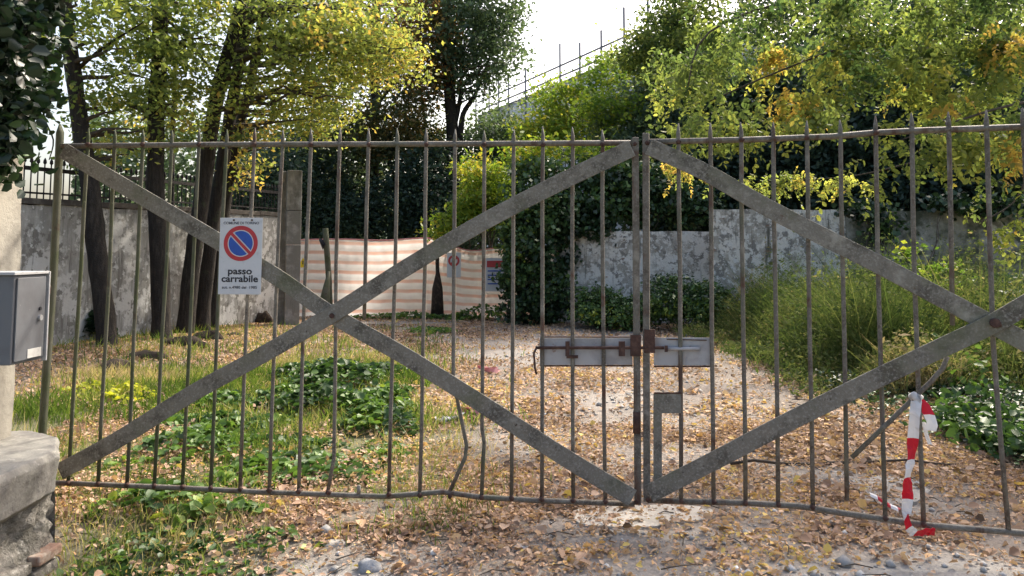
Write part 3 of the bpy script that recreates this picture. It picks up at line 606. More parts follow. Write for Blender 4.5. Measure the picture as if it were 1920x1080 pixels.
def panel(name, px, py, wpx, hpx, Y, mat, parent=None, th=.004, label=None, cat=None, tilt=0):
    c = at(px, py, Y); w = wpx / FPX * Y / 2; h = hpx / FPX * Y / 2; ct, s_ = math.cos(tilt), math.sin(tilt)
    mb = MB().box(c, Vector((w * ct, 0, w * s_)), Vector((0, th, 0)), Vector((-h * s_, 0, h * ct)))
    o = mb.build(name, mat, parent, loc=None if parent else c); 
    if label: tag(o, label, cat)
    return o
def disc(name, c, u, v, nrm, r0, r1, mat, parent, n=40, th=.002):
    vs, fs = [], []
    for k in range(n):
        a = 2 * math.pi * k / n; e = u * math.cos(a) + v * math.sin(a)
        vs += [c + e * r0 + nrm * th, c + e * r1 + nrm * th, c + e * r1]
    for k in range(n):
        a, b = 3 * k, 3 * ((k + 1) % n)
        fs += [(a, a + 1, b + 1, b), (a + 1, a + 2, b + 2, b + 1)]
    return mesh_np(name, vs, fs, mat, parent)
UX, UZ, TOCAM = Vector((1, 0, 0)), Vector((0, 0, 1)), Vector((0, -1, 0))
def notice(name, label, px, py, wpx, hpx, Y):
    t = thing(name, at(px, py, Y), label, 'sign'); panel('sheet', px, py, wpx, hpx, Y, M['white'], t); return t
t = notice('notice', 'white notice with a red ring tied to the shaded barrier panel', 851, 497, 26, 46, 18.25)
disc('ring', at(851, 489, 18.24), UX, UZ, TOCAM, .085, .135, M['red'], t)
MB().box(at(851, 489, 18.22), (UX + UZ) * .06, (UX - UZ) * .012, Vector((0, .002, 0))).build('bar', M['red'], t)
t = notice('notice', 'pale blue lined notice on the barrier next to the ivy', 928, 515, 36, 62, 18.1)
panel('header', 928, 495, 30, 12, 18.08, M['red'], t)
for k in range(4): panel('text_line', 928, 508 + 8 * k, 27, 2.4, 18.08, M['blue'], t)
t = thing('warning_sticker', at(567, 493, 18.5), 'yellow triangular warning sticker on the sunlit barrier', 'sign')
c = at(568, 493, 18.5); MB().add([c + UX * -.12 - UZ * .11, c + UX * .12 - UZ * .11, c + UZ * .13, c + UX * -.12 - UZ * .11 + Vector((0, .01, 0)), c + UX * .12 - UZ * .11 + Vector((0, .01, 0)), c + UZ * .13 + Vector((0, .01, 0))], [(0, 1, 2), (5, 4, 3), (0, 3, 4, 1), (1, 4, 5, 2), (2, 5, 3, 0)]).build('triangle', M['yellow'], t)
MB().box(c - Vector((0, .006, 0)) + UZ * .01, UX * .012, Vector((0, .003, 0)), UZ * .045).build('mark', M['black'], t)
# stakes
def stake(label, px, Y, ptop, pbot, r, mat):
    a = at(px[0], ptop, Y); b = at(px[1], pbot, Y); b.z = min(b.z, 0) - .05
    t = thing('stake', (b.x, b.y, 0), label, 'post'); MB().tube(smooth_path([b, b.lerp(a, .4) + Vector((.02, 0, 0)), a], 3), r, 8).build('shaft', mat, t, smooth=True)
    return t, a, b
t, a, b = stake('grey leaning stake holding up the left barrier, mossy at its foot', (610, 619), 18.2, 428, 596, .07, M['paint_green'])
MB().tube([a - Vector((.12, .02, .25)), a - Vector((0, .02, .42)), a - Vector((.05, .02, .3))], [.03, .09, .04], 7, jit=.2).build('rag', M['black'], t, smooth=True)
mb = MB().tube([Vector((b.x - .12, b.y - .15, -.05)), Vector((b.x - .10, b.y - .15, .4)), Vector((b.x - .02, b.y - .12, 1.1))], [.17, .13, .03], 9, jit=.12)
mb.build('moss_sleeve', M['paint_green'], t, smooth=True)
t, a, b = stake('dark pointed stake between the two barrier panels', (819, 820), 18.2, 462, 596, .045, M['stump'])
MB().tube([Vector((b.x, b.y - .05, -.05)), Vector((b.x, b.y - .05, .7)), Vector((b.x + .01, b.y - .05, 1.15))], [.15, .13, .03], 8, jit=.1).build('lower_sleeve', M['stump'], t, smooth=True)

# ------------------------------------------------------------------ building with scaffold rails, far right of the sky gap
P0, P1 = Vector((-2.2, 49.0, 0)), Vector((7.0, 29.5, 0)); dv = (P1 - P0).normalized(); nv = Vector((-dv.y, dv.x, 0));
if nv.x < 0: nv = -nv
zt = 10.0
bt = thing('building', P0, 'pale flat roofed building under scaffold rails seen through trees', 'building')
q = [P0, P1, P1 + nv * 9, P0 + nv * 9]; MB().hexa([v_ + UZ * 0 for v_ in q] + [v_ + UZ * zt for v_ in q]).build('wall', M['facade'], bt)
MB().hexa([v_ + UZ * (zt + .004) for v_ in q] + [v_ + UZ * (zt + .25) for v_ in q]).build('roof_edge', M['box_light'], bt)
for k in range(5):
    for fl in range(2):
        c = P0.lerp(P1, .12 + .19 * k) + UZ * (3.2 + 3.2 * fl) - nv * .02
        fr = MB().box(c, dv * .62, nv * .05, UZ * .85).build('window', M['box_light'], bt)
        MB().box(c - nv * .035, dv * .5, nv * .03, UZ * .72).build('pane', M['window'], fr)
sc = thing('scaffold_railing', P0 + UZ * zt, 'thin scaffold poles and rails along the roof against white sky', 'scaffold')
for h in (1.1, .55, .2):
    MB().tube([P0 + UZ * (zt + h), P1 + UZ * (zt + h)], .055, 6).build('rail', M['pole'], sc)
for px, top in ((893, 168), (918, 158), (936, 150), (955, 140), (987, 128), (1053, 82), (1091, 80), (1132, 57), (1176, 14), (1222, 0)):
    # place each pole on the roof line where its bearing meets it
    bx = (px - 960) / FPX; tt = (bx * P0.y - P0.x) / (dv.x - bx * dv.y); p = P0 + dv * tt
    if tt < -3: continue
    topz = at(px, top, p.y).z
    MB().tube([p + UZ * (zt - 1.5) - nv * .05, Vector((p.x, p.y, topz)) - nv * .05], .055, 6).build('pole', M['pole'], sc)

# ------------------------------------------------------------------ ivy masses
def ivy(name, label, blobs, size, base, cat='ivy', mat='leaf_ivy', stems=8, **kw): return shrub(name, label, cat, base, blobs, size, M[mat], None, stems, .02, **kw)
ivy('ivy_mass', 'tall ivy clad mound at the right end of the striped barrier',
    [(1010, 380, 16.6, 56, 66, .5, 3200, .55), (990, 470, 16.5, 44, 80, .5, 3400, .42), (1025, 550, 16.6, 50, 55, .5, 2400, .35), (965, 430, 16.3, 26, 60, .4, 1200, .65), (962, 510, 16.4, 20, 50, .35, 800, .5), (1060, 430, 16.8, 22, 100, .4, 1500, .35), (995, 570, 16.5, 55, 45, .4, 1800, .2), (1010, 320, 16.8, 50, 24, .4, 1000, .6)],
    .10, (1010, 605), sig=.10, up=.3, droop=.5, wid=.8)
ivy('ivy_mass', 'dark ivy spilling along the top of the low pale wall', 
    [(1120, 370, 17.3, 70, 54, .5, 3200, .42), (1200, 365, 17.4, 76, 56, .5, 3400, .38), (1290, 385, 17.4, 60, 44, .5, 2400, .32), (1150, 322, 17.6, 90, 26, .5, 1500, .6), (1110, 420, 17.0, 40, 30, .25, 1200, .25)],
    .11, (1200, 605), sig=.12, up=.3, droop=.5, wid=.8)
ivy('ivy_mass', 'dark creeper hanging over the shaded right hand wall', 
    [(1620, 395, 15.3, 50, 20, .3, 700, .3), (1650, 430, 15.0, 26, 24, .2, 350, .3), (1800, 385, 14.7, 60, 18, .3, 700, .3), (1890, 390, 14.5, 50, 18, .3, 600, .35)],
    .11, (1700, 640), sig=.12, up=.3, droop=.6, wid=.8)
# weeds along the pale wall foot
for k, (px, py, rx, ry, Y, lab) in enumerate([(1120, 575, 50, 34, 15.9, 'dark green weeds at the wall foot beside the ivy mound'), (1185, 585, 45, 28, 15.7, 'low dark weeds seen between the gate stiles'), (1260, 560, 55, 45, 15.4, 'taller nettle clump at the foot of the pale wall'),
                                       (1330, 570, 40, 40, 15.0, 'nettle clump where the wall steps up')]):
    shrub('nettle_clump', lab, 'weeds', (px, 604), [(px, py, Y, rx, ry, .5, 3000, .55), (px, py + 12, Y - .3, rx * .9, ry * .5, .4, 900, .75)], .085, M['leaf_ivy'], 'weeds along the pale wall', 8, .012, sig=.1, up=.4, wid=.5)
# dark bushes on the right
for (px, py, rx, ry, Y, n, tint, lab, m_) in [(1840, 800, 85, 60, 6.9, 900, .28, 'dark bramble bush low behind the right end of the gate', 'leaf_mound'),
                                          (1900, 870, 45, 60, 6.1, 520, .26, 'dark bramble nearest the right edge of the picture', 'leaf_mound'),
                                          (1800, 700, 90, 50, 8.6, 900, .45, 'mixed green bramble behind the crossing of the right braces', 'leaf_mound'),
                                          (1900, 570, 40, 50, 11.5, 700, .5, 'tall green bush under the shaded wall at the right', 'leaf_dark'),
                                          (1740, 510, 60, 60, 12.4, 420, .5, 'light green sapling rising before the shaded wall', 'leaf_green')]:
    g_ = at(px, py, Y); 
    shrub('bramble_bush' if m_ == 'leaf_mound' else 'leafy_bush', lab, 'shrub', (px, 0, Y), [(px, py, Y, rx, ry, .6, n, tint), (px + rx * .3, py + ry * .5, Y - .2, rx * .8, ry * .5, .5, n // 3, tint + .1)], .075 if Y < 9 else .09, M[m_], None, 8, .012, shape='oval' if Y < 9 else 'kite', sig=.09, up=.45, wid=.7)

# ------------------------------------------------------------------ left pillar, meter box and ivy
pl = thing('gate_pillar', (-3.1, 4.1, .55), 'cream rendered gate pillar at the left edge, shaded above', 'pillar')
mb = MB(); zs = np.linspace(.55, 3.3, 12)
for i in range(11):
    pass
vs, fs = [], []
for i, z in enumerate(zs):
    for (x, y) in ((-3.7, 3.98), (-2.80, 3.98), (-2.745, 4.02), (-2.735, 4.28), (-2.78, 4.33), (-3.7, 4.33)):
        vs.append((x + .012 * random.uniform(-1, 1) + .02 * (z > 2.2), y + .006 * random.uniform(-1, 1), z))
for i in range(11):
    for k in range(6): a = i * 6 + k; b = i * 6 + (k + 1) % 6; fs.append((a, b, b + 6, a + 6))
fs.append(tuple(11 * 6 + k for k in range(6)))
mesh_np('shaft', vs, fs, M['lime'], pl)
# coping stone
cp = thing('stone_plinth', (-3, 3.9, 0), 'broad worn stone plinth carrying the left pillar', 'plinth')
top = [(-3.9, 4.4), (-2.70, 4.4), (-2.48, 4.27), (-2.345, 4.04), (-2.33, 3.7), (-2.34, 3.3), (-2.42, 3.12), (-3.9, 3.08)]
vs = []; fs = []; n = len(top)
zz = [.575, .575, .57, .555, .56, .56, .55, .55]
for (k, (x, y)) in enumerate(top): vs.append((x, y, zz[k]))
for (k, (x, y)) in enumerate(top): vs.append((x + (.018 if x > -3 else 0), y, zz[k] - .03))
for (k, (x, y)) in enumerate(top): vs.append((x + (.0 if x > -3 else 0), y, zz[k] - .20 - random.uniform(0, .03)))
for (k, (x, y)) in enumerate(top): vs.append((x - .08, y, zz[k] - .26))
fs.append(tuple(range(n)))
for r in range(3):
    for k in range(n): a = r * n + k; b = r * n + (k + 1) % n; fs.append((a, a + n, b + n, b))
fs.append(tuple(3 * n + k for k in range(n))[::-1])
o = mesh_np('coping_stone', vs, fs, M['stone'], cp); bv = o.modifiers.new('bevel', 'BEVEL'); bv.width = .006; bv.segments = 2; bv.limit_method = 'ANGLE'
sb = o.modifiers.new('sub', 'SUBSURF'); sb.subdivision_type = 'SIMPLE'; sb.levels = sb.render_levels = 5
tx = bpy.data.textures.new('chips', 'CLOUDS'); tx.noise_scale = .09; tx.noise_depth = 4
dm = o.modifiers.new('chips', 'DISPLACE'); dm.texture = tx; dm.strength = .014; dm.mid_level = .5; dm.texture_coords = 'LOCAL'
# rubble body: rough grid on the drive side and the front
def rough_face(P, U, Wv, nrm, nu, nw, amp, name, mat, parent, seed):
    vs = []; rg = np.random.default_rng(seed)
    for j in range(nw + 1):
        for i in range(nu + 1):
            o_ = float(fbm(i * .9, j * .9, 4, seed)) - .5 + rg.uniform(-.25, .25)
            vs.append(Vector(P) + Vector(U) * (i / nu) + Vector(Wv) * (j / nw) + Vector(nrm) * o_ * amp)
    a = np.arange((nu + 1) * (nw + 1)).reshape(nw + 1, nu + 1); f = np.stack([a[:-1, :-1], a[:-1, 1:], a[1:, 1:], a[1:, :-1]], -1).reshape(-1, 4)
    return vs, f
v1, f1 = rough_face((-2.45, 3.0, -.35), (0, 1.22, 0), (0, 0, .68), (1, 0, 0), 34, 20, .10, 'x', None, None, 4)
v2, f2_ = rough_face((-2.45, 4.22, -.35), (-1.4, 0, 0), (0, 0, .70), (0, 1, 0), 10, 8, .05, 'x', None, None, 5)
v3, f3 = rough_face((-3.9, 3.0, -.35), (1.4, 0, 0), (0, 0, .70), (0, -1, 0), 10, 8, .05, 'x', None, None, 6)
mesh_np('rubble_core', v1 + v2 + v3, np.concatenate([f1, f2_ + len(v1), f3 + len(v1) + len(v2)]), M['rubble'], cp)
for k in range(7):
    z = -.14 + .075 * k; 
    if k > 2: continue
    c = Vector((-2.44 - .012 * (k % 2), 4.11, z)); MB().box(c, Vector((.055, 0, 0)), Vector((.0, .10 + .02 * (k % 2), 0)), Vector((0, 0, .027))).build('brick', M['brick'] if k == 2 else M['rubble'], cp, bevel=.012)
    if k == 1: continue
    c = Vector((-2.43, 3.86 + .03 * (k % 2), z)); MB().box(c, Vector((.045, 0, 0)), Vector((0, .09, 0)), Vector((0, 0, .027))).build('brick', M['rubble'], cp, bevel=.008)
# meter box
bx = thing('meter_box', (-2.62, 3.82, 1.03), 'grey metal meter box fixed to the left pillar', 'box')
X0, X1, Y0, Y1, Z0, Z1 = -2.95, -2.385, 3.70, 3.955, 1.035, 1.462
MB().box(((X0 + X1) / 2, (Y0 + Y1) / 2, (Z0 + Z1) / 2), ((X1 - X0) / 2, 0, 0), (0, (Y1 - Y0) / 2, 0), (0, 0, (Z1 - Z0) / 2)).build('body', M['box'], bx, bevel=.006)
MB().box((X1 + .006, (Y0 + Y1) / 2, (Z0 + Z1) / 2), (.004, 0, 0), (0, .112, 0), (0, 0, .20)).build('door', M['box'], bx, bevel=.002)
MB().box((X1 + .003, Y1 + .008, (Z0 + Z1) / 2), (.012, 0, 0), (0, .006, 0), (0, 0, .225)).build('flange', M['box_light'], bx, bevel=.002)
MB().tube([(X1 + .008, 3.895, 1.245), (X1 + .022, 3.895, 1.245)], .014, 12).build('lock', M['box_light'], bx)
MB().tube([(X1 + .008, 3.895, 1.29), (X1 + .016, 3.895, 1.29)], .009, 10).build('keyhole', M['black'], bx)
MB().box((X1 + .011, 3.865, 1.075), (.0015, 0, 0), (0, .055, 0), (0, 0, .022)).build('label_plate', M['label'], bx, bevel=.001)
for (yy, z) in ((3.72, 1.055), (3.72, 1.44), (3.935, 1.055), (3.935, 1.44)): MB().tube([(X1 + .002, yy, z), (X1 + .008, yy, z)], .005, 8).build('screw', M['rust'], bx)
MB().box(((X0 + X1) / 2, (Y0 + Y1) / 2 - .004, Z1 + .008), ((X1 - X0) / 2 + .012, 0, 0), (0, (Y1 - Y0) / 2 + .012, 0), (0, 0, .007)).build('rain_lip', M['box_light'], bx, bevel=.002)
for z in (1.12, 1.38): MB().tube([(X1 + .005, Y1 + .015, z - .02), (X1 + .005, Y1 + .015, z + .02)], .011, 8).build('hinge', M['rust'], bx)
ivy('ivy_mass', 'dark glossy ivy crowning the left pillar',  # very low tints put the shade on this ivy into its leaf colour
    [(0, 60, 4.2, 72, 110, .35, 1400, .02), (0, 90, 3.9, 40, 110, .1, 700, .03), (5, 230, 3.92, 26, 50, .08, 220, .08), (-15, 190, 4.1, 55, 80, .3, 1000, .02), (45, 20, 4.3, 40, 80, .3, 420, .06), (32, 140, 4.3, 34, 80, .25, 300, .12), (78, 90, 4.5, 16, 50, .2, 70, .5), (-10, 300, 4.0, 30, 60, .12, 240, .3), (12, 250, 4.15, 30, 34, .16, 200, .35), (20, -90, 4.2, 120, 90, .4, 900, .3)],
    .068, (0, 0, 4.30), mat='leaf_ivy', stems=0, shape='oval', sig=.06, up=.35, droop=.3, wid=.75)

# ------------------------------------------------------------------ the gate
class Plane:
    def __init__(s, A, B):
        s.A = Vector((A[0], A[1], 0)); s.B = Vector((B[0], B[1], 0)); s.u = (s.B - s.A).normalized(); s.n = Vector((s.u.y, -s.u.x, 0))
        if s.n.y > 0: s.n = -s.n
    def px(s, px, py, off=0):
        d = ray(px, py); o = Vector((0, 0, CAMH)); t = ((s.A + s.n * off) - o).dot(s.n) / d.dot(s.n); return o + d * t
    def uz(s, u, z, off=0): return s.A + s.u * u + s.n * off + Vector((0, 0, z))
def gate_bar(pl, pts, r, mat, parent, name='bar', n=8, spike=None, off=0):
    P = [pl.px(a, b, off) for a, b in pts]; rad = [r] * len(P)
    if spike is not None:
        top = P[0] + Vector((random.uniform(-.004, .004), 0, spike)); P = [top, P[0] + Vector((0, 0, spike * .45))] + P; rad = [r * .25, r] + rad
    P2 = [P[0]]
    for i in range(len(P) - 1):
        m = max(1, int((P[i + 1] - P[i]).length / .35))
        for k in range(1, m + 1):
            q = P[i].lerp(P[i + 1], k / m)
            if k < m: q += pl.u * random.uniform(-.003, .003)
            P2.append(q)
    rr = [r] * len(P2)
    if spike is not None: rr[0] = r * .25
    return MB().tube(P2, rr, n).build(name, mat, parent, smooth=True)
def brace(pl, pts, w, off, parent, mat, label=None, name='brace'):
    P = smooth_path([pl.px(a, b, off) for a, b in pts], 8); wd = []
    for i in range(len(P)):
        t = (P[min(i + 1, len(P) - 1)] - P[max(i - 1, 0)]).normalized(); wd.append(t.cross(pl.n).normalized())
    o = MB().flat(P, wd, pl.n, w, .012).build(name, mat, parent, bevel=.003)
    if label: o['label'] = label
    return o
PLL = Plane((-2.95, 4.81), (.735, 4.5)); PLR = Plane((.770, 4.5), (4.33, 3.513))
gl = thing('gate_leaf', (-2.9, 4.8, 0), 'left leaf of the rusty barred gate, carrying the parking sign', 'gate')
gr = thing('gate_leaf', (4.33, 3.513, 0), 'right leaf of the rusty barred gate, one bar bent aside with striped tape', 'gate')
OFB = .036
gate_bar(PLL, [(112, 262), (100, 520), (80, 800), (77, 905)], .027, M['paint_green'], gl, 'hinge_stile', 4, spike=.10)
gate_bar(PLL, [(110, 274), (400, 271), (800, 270), (1190, 268)], .017, M['paint_r'], gl, 'top_rail', 6)
gate_bar(PLL, [(95, 905), (200, 909), (340, 915), (500, 923), (720, 931), (830, 922), (900, 932), (1000, 938), (1190, 945)], .016, M['paint_r'], gl, 'bottom_rail', 6)
tops = [165, 215, 268, 322, 373, 425, 477, 530, 583, 637, 691, 745, 799, 853, 908, 963, 1018, 1074, 1130]
mids = [152, 206, 258, 312, 362, 412, 467, 520, 573, 630, 685, 741, 797, 851, 907, 962, 1017, 1073, 1130]
bots = [128, 184, 238, 289, 342, 395, 450, 505, 560, 616, 0, 729, 787, 843, 903, 959, 1016, 1075, 1135]
for i, (a, m_, b) in enumerate(zip(tops, mids, bots)):
    yb = 905 + (b - 95) * .037 if b else 0
    mt = M['paint_green'] if i < 6 else M['paint_r']
    if i == 10: pts = [(a, 271), (m_, 500), (683, 600)]
    elif i == 13: pts = [(a, 271), (m_, 500), (850, 715), (862, 770), (875, 835), (872, 858), (842, 924)]
    elif i == 14: pts = [(a, 271), (m_, 500), (904, 805), (908, 830), (906, 860), (903, 930)]
    elif i == 9: pts = [(a, 271), (m_, 500), (626, 860), (614, 925)]
    else: pts = [(a, 271), (m_, 500), (b, min(yb, 940))]
    sp = .085 * (1 + .3 * random.random())
    o = gate_bar(PLL, pts, .0115, mt, gl, spike=sp)
    if i == 10: o['label'] = 'bar broken off below the braces'
    if i == 13: o['label'] = 'bar badly bent near its foot'
gate_bar(PLL, [(673, 926), (673, 910)], .0115, M['paint_r'], gl, 'bar_stub')
MB().box((PLL.px(1191, 258) + PLL.px(1196, 945)) / 2, PLL.u * .019, PLL.n * .019, (PLL.px(1191, 258) - PLL.px(1196, 945)) / 2).build('meeting_stile', M['paint_r'], gl, bevel=.004)
brace(PLL, [(118, 282), (280, 377), (400, 447), (520, 520), (622, 590), (760, 668), (900, 755), (1050, 852), (1186, 934)], .10, OFB, gl, M['paint_brace'])
brace(PLL, [(112, 884), (220, 825), (360, 738), (480, 672), (622, 590), (760, 503), (900, 420), (1050, 342), (1185, 278)], .10, OFB + .014, gl, M['paint_brace'])
def welds(pl, xs, parent):
    mb = MB()
    for (x, y) in xs:
        c = pl.px(x, y, .012); mb.tube([c - UZ * .014, c, c + UZ * .014], [.008, .017, .008], 6, jit=.3)
    mb.build('welds', M['rust'], parent, smooth=True)['kind'] = 'stuff'
welds(PLL, [(a, 271) for a in tops[::2]] + [(b, 905 + (b - 95) * .034) for b in bots if b] + [(1190, 270), (1194, 940)], gl)
# crossing bolt
MB().tube([PLL.px(622, 592, OFB + .02), PLL.px(622, 592, OFB + .035)], .016, 8).build('bolt_head', M['rust'], gl)
# right leaf
def zr(u): return 0
gate_bar(PLR, [(1212, 266), (1400, 262), (1560, 256), (1640, 249), (1720, 245), (1920, 238), (2060, 232)], .017, M['paint_r'], gr, 'top_rail', 6)
gate_bar(PLR, [(1214, 938), (1400, 943), (1500, 949), (1580, 962), (1740, 985), (1890, 997), (1960, 1003)], .017, M['paint_r'], gr, 'bottom_rail', 6)
zt_, zb_ = PLR.px(2060, 232).z, PLR.px(1960, 1003).z
u1 = (PLR.px(2060, 232) - PLR.A).dot(PLR.u); ue = (PLR.B - PLR.A).dot(PLR.u); u2 = (PLR.px(1960, 1003) - PLR.A).dot(PLR.u)
MB().tube([PLR.uz(u1 - .02, zt_ - .001), PLR.uz(ue, zt_)], .0165, 6).build('top_rail', M['paint_r'], gr)
MB().tube([PLR.uz(u2 - .02, zb_ - .001), PLR.uz(ue, zb_)], .0165, 6).build('bottom_rail', M['paint_r'], gr)
R = [(1272, 266, 1275, 500, 1277, 940), (1332, 264, 1334, 500, 1338, 941), (1390, 262, 1392, 500, 1398, 943), (1450, 260, 1453, 500, 1459, 946), (1513, 258, 1516, 500, 1524, 951), (1576, 255, 1580, 500, 1588, 938),
     (1642, 249, 1646, 500, 1660, 972), (1710, 246, 1714, 500, 1732, 983)]
for i, (a, b, c, d_, e, f_) in enumerate(R):
    o = gate_bar(PLR, [(a, b), (c, d_), (e, f_)], .0125, M['paint_r'], gr, spike=.09 + .02 * random.random())
    if i == 5: o['label'] = 'bar hanging short of the bottom rail'
gate_bar(PLR, [(1779, 244), (1783, 420), (1786, 610)], .0125, M['paint_r'], gr, spike=.10)
o = gate_bar(PLR, [(1776, 668), (1768, 690), (1745, 716), (1712, 748), (1660, 798), (1597, 858)], .0125, M['paint_r'], gr, 'bent_bar', off=.018)
gate_bar(PLR, [(1850, 241), (1857, 480), (1862, 640), (1874, 800), (1891, 994)], .0125, M['paint_r'], gr, spike=.10)
uu = (PLR.px(1857, 500) - PLR.A).dot(PLR.u)
while uu + .19 < ue - .05:
    uu += .183; MB().tube([PLR.uz(uu, zb_), PLR.uz(uu, zt_), PLR.uz(uu, zt_ + .06), PLR.uz(uu, zt_ + .10)], [.0125, .0125, .0125, .003], 8).build('bar', M['paint_r'], gr, smooth=True)
MB().box(PLR.uz(ue, (zb_ + zt_) / 2), PLR.u * .03, PLR.n * .03, UZ * ((zt_ - zb_) / 2 + .1)).build('hinge_stile', M['paint_r'], gr, bevel=.004)
MB().box((PLR.px(1211, 250) + PLR.px(1213, 940)) / 2, PLR.u * .019, PLR.n * .019, (PLR.px(1211, 250) - PLR.px(1213, 940)) / 2).build('meeting_stile', M['paint_r'], gr, bevel=.004)
brace(PLR, [(1216, 275), (1320, 322), (1440, 390), (1560, 452), (1640, 492), (1740, 545), (1840, 598), (1920, 640), (1990, 680)], .098, OFB, gr, M['paint_brace'])
brace(PLR, [(1217, 926), (1350, 858), (1480, 790), (1610, 726), (1740, 664), (1830, 622), (1880, 597), (1930, 568), (1990, 540)], .098, OFB + .014, gr, M['paint_brace'])
o = MB().tube([PLR.px(1866, 606, OFB + .02), PLR.px(1866, 606, OFB + .045)], [.03, .022], 9, jit=.2).build('rusty_knuckle', M['rust'], gr)
welds(PLR, [(r[0], r[1]) for r in R[::2]] + [(r[4], r[5]) for r in R if r[5] != 938] + [(1214, 268), (1215, 936)], gr)
# lock plates
def gplate(pl, x0, y0, x1, y1, off, mat, name, parent, th=.003):
    c = [pl.px(x0, y1, off), pl.px(x1, y1, off), pl.px(x1, y0, off), pl.px(x0, y0, off)]
    return MB().hexa([c[0], c[1], c[1] - pl.n * th, c[0] - pl.n * th, c[3], c[2], c[2] - pl.n * th, c[3] - pl.n * th]).build(name, mat, parent)
gplate(PLL, 1012, 634, 1186, 684, -.014, M['plate'], 'lock_plate', gl)
gplate(PLR, 1226, 633, 1332, 685, -.016, M['plate'], 'lock_plate', gr)
o = gate_bar(PLL, [(1013, 632), (1186, 632)], .004, M['rust'], gl, 'plate_edge', 5, off=-.012)
o = gate_bar(PLL, [(1013, 686), (1186, 686)], .005, M['rust'], gl, 'plate_edge', 5, off=-.012)
o = gate_bar(PLR, [(1226, 687), (1333, 687)], .005, M['rust'], gr, 'plate_edge', 5, off=-.012)
o = gate_bar(PLR, [(1250, 636), (1325, 638)], .003, M['rust'], gr, 'plate_edge', 5, off=-.010)
gate_bar(PLL, [(1004, 652), (1245, 652)], .009, M['rust'], gl, 'sliding_bolt', 8, off=.022)
gate_bar(PLR, [(1250, 654), (1312, 654)], .011, M['plate'], gr, 'bolt_socket', 8, off=.004)
gate_bar(PLL, [(1006, 652), (1001, 662), (1003, 690), (1006, 702)], .007, M['rust'], gl, 'bolt_handle', 6, off=.028)
for (a, b) in ((1060, 1068), (1160, 1172)):
    gplate(PLL, a, 640, b, 668, .034, M['rust'], 'bolt_guide', gl, .006)
gplate(PLL, 1062, 666, 1084, 672, .02, M['rust'], 'bolt_guide', gl, .006)
gplate(PLL, 1182, 628, 1202, 668, .030, M['rust'], 'rusty_strap', gl, .01)
gplate(PLR, 1208, 618, 1228, 662, .030, M['rust'], 'rusty_strap', gr, .01)
gplate(PLR, 1246, 648, 1252, 660, .022, M['rust'], 'bolt_guide', gr, .006)
gplate(PLR, 1225, 738, 1241, 926, .006, M['paint_brace'], 'lower_strap', gr, .006)
gplate(PLR, 1226, 737, 1277, 775, .014, M['paint_brace'], 'lower_tab', gr, .005)
gate_bar(PLR, [(1226, 737), (1278, 737)], .005, M['rust'], gr, 'tab_edge', 5, off=.014)
gate_bar(PLL, [(1194, 772), (1194, 812)], .022, M['rust'], gl, 'rust_scab', 7, off=.01)

# ------------------------------------------------------------------ parking sign
sp = Plane((PLL.A + PLL.n * .062)[:2], (PLL.B + PLL.n * .062)[:2])
c0 = sp.px(451, 480)
sg = thing('parking_sign', c0, 'white no parking sign reading passo carrabile wired to the left gate leaf', 'sign')
u_, v_, n_ = sp.u, UZ, sp.n
tl, trr, bl, br = sp.px(413, 409), sp.px(493, 408), sp.px(409, 551), sp.px(489, 553)
hw = ((trr - tl).length + (br - bl).length) / 4; hh = ((tl - bl).length + (trr - br).length) / 4
ang = math.atan2((trr - tl).z, (trr - tl).dot(u_)); ang -= .012
u_, v_ = (sp.u * math.cos(ang) + UZ * math.sin(ang)), (UZ * math.cos(ang) - sp.u * math.sin(ang))
cc = (tl + trr + bl + br) / 4
MB().box(cc, u_ * hw, n_ * .0015, v_ * hh).build('panel', M['white'], sg, bevel=.0012)
cd = cc + v_ * (hh * .33) + n_ * .0022; Rr = hw * .80
disc('red_ring', cd, u_, v_, n_, Rr * .76, Rr, M['red'], sg, 48, .0006)
disc('white_ring', cd, u_, v_, n_, Rr * .71, Rr * .758, M['white'], sg, 48, .0006)
dg = (u_ - v_).normalized(); dp = (u_ + v_).normalized()
def segment(sgn):   # blue half discs either side of the diagonal
    r = Rr * .705; g0 = Rr * .15; a0 = math.asin(g0 / r); vs = [cd + n_ * .0007]; 
    pts = [dg * (r * math.cos(a)) + dp * (sgn * r * math.sin(a)) for a in np.linspace(a0, math.pi - a0, 22)]
    vs = [cd + p + n_ * .0007 for p in pts]; return mesh_np('blue_field', vs, [tuple(range(len(vs))) if sgn > 0 else tuple(range(len(vs)))[::-1]], M['blue'], sg)
segment(1); segment(-1)
MB().box(cd + n_ * .0006, dg * Rr * .77, dp * Rr * .085, n_ * .0006).build('red_bar', M['red'], sg)
def text(s, c, size, mat, parent, bold=0, name='lettering', sx=1, U=None, V=None, N=None):
    cu = bpy.data.curves.new(name, 'FONT'); cu.body = s; cu.size = size; cu.align_x = 'CENTER'; cu.align_y = 'CENTER'; cu.offset = bold; cu.resolution_u = 3
    ob = bpy.data.objects.new('tmp_text', cu); COL.objects.link(ob); dg_ = bpy.context.evaluated_depsgraph_get()
    me = bpy.data.meshes.new_from_object(ob.evaluated_get(dg_)); bpy.data.objects.remove(ob)
    for v in me.vertices:
        x, y = v.co.x * sx, v.co.y; v.co = c + U * x + V * y - ORG[parent.name]
    me.materials.clear(); me.materials.append(mat); o = bpy.data.objects.new(name, me); COL.objects.link(o); o.parent = parent; ORG[o.name] = ORG[parent.name]; return o
K = dict(U=u_, V=v_)
text('passo', cc - v_ * hh * .40 + n_ * .0026, hh * .245, M['black'], sg, .0016, sx=1.2, **K)
text('carrabile', cc - v_ * hh * .60 + n_ * .0026, hh * .245, M['black'], sg, .0016, sx=1.16, **K)
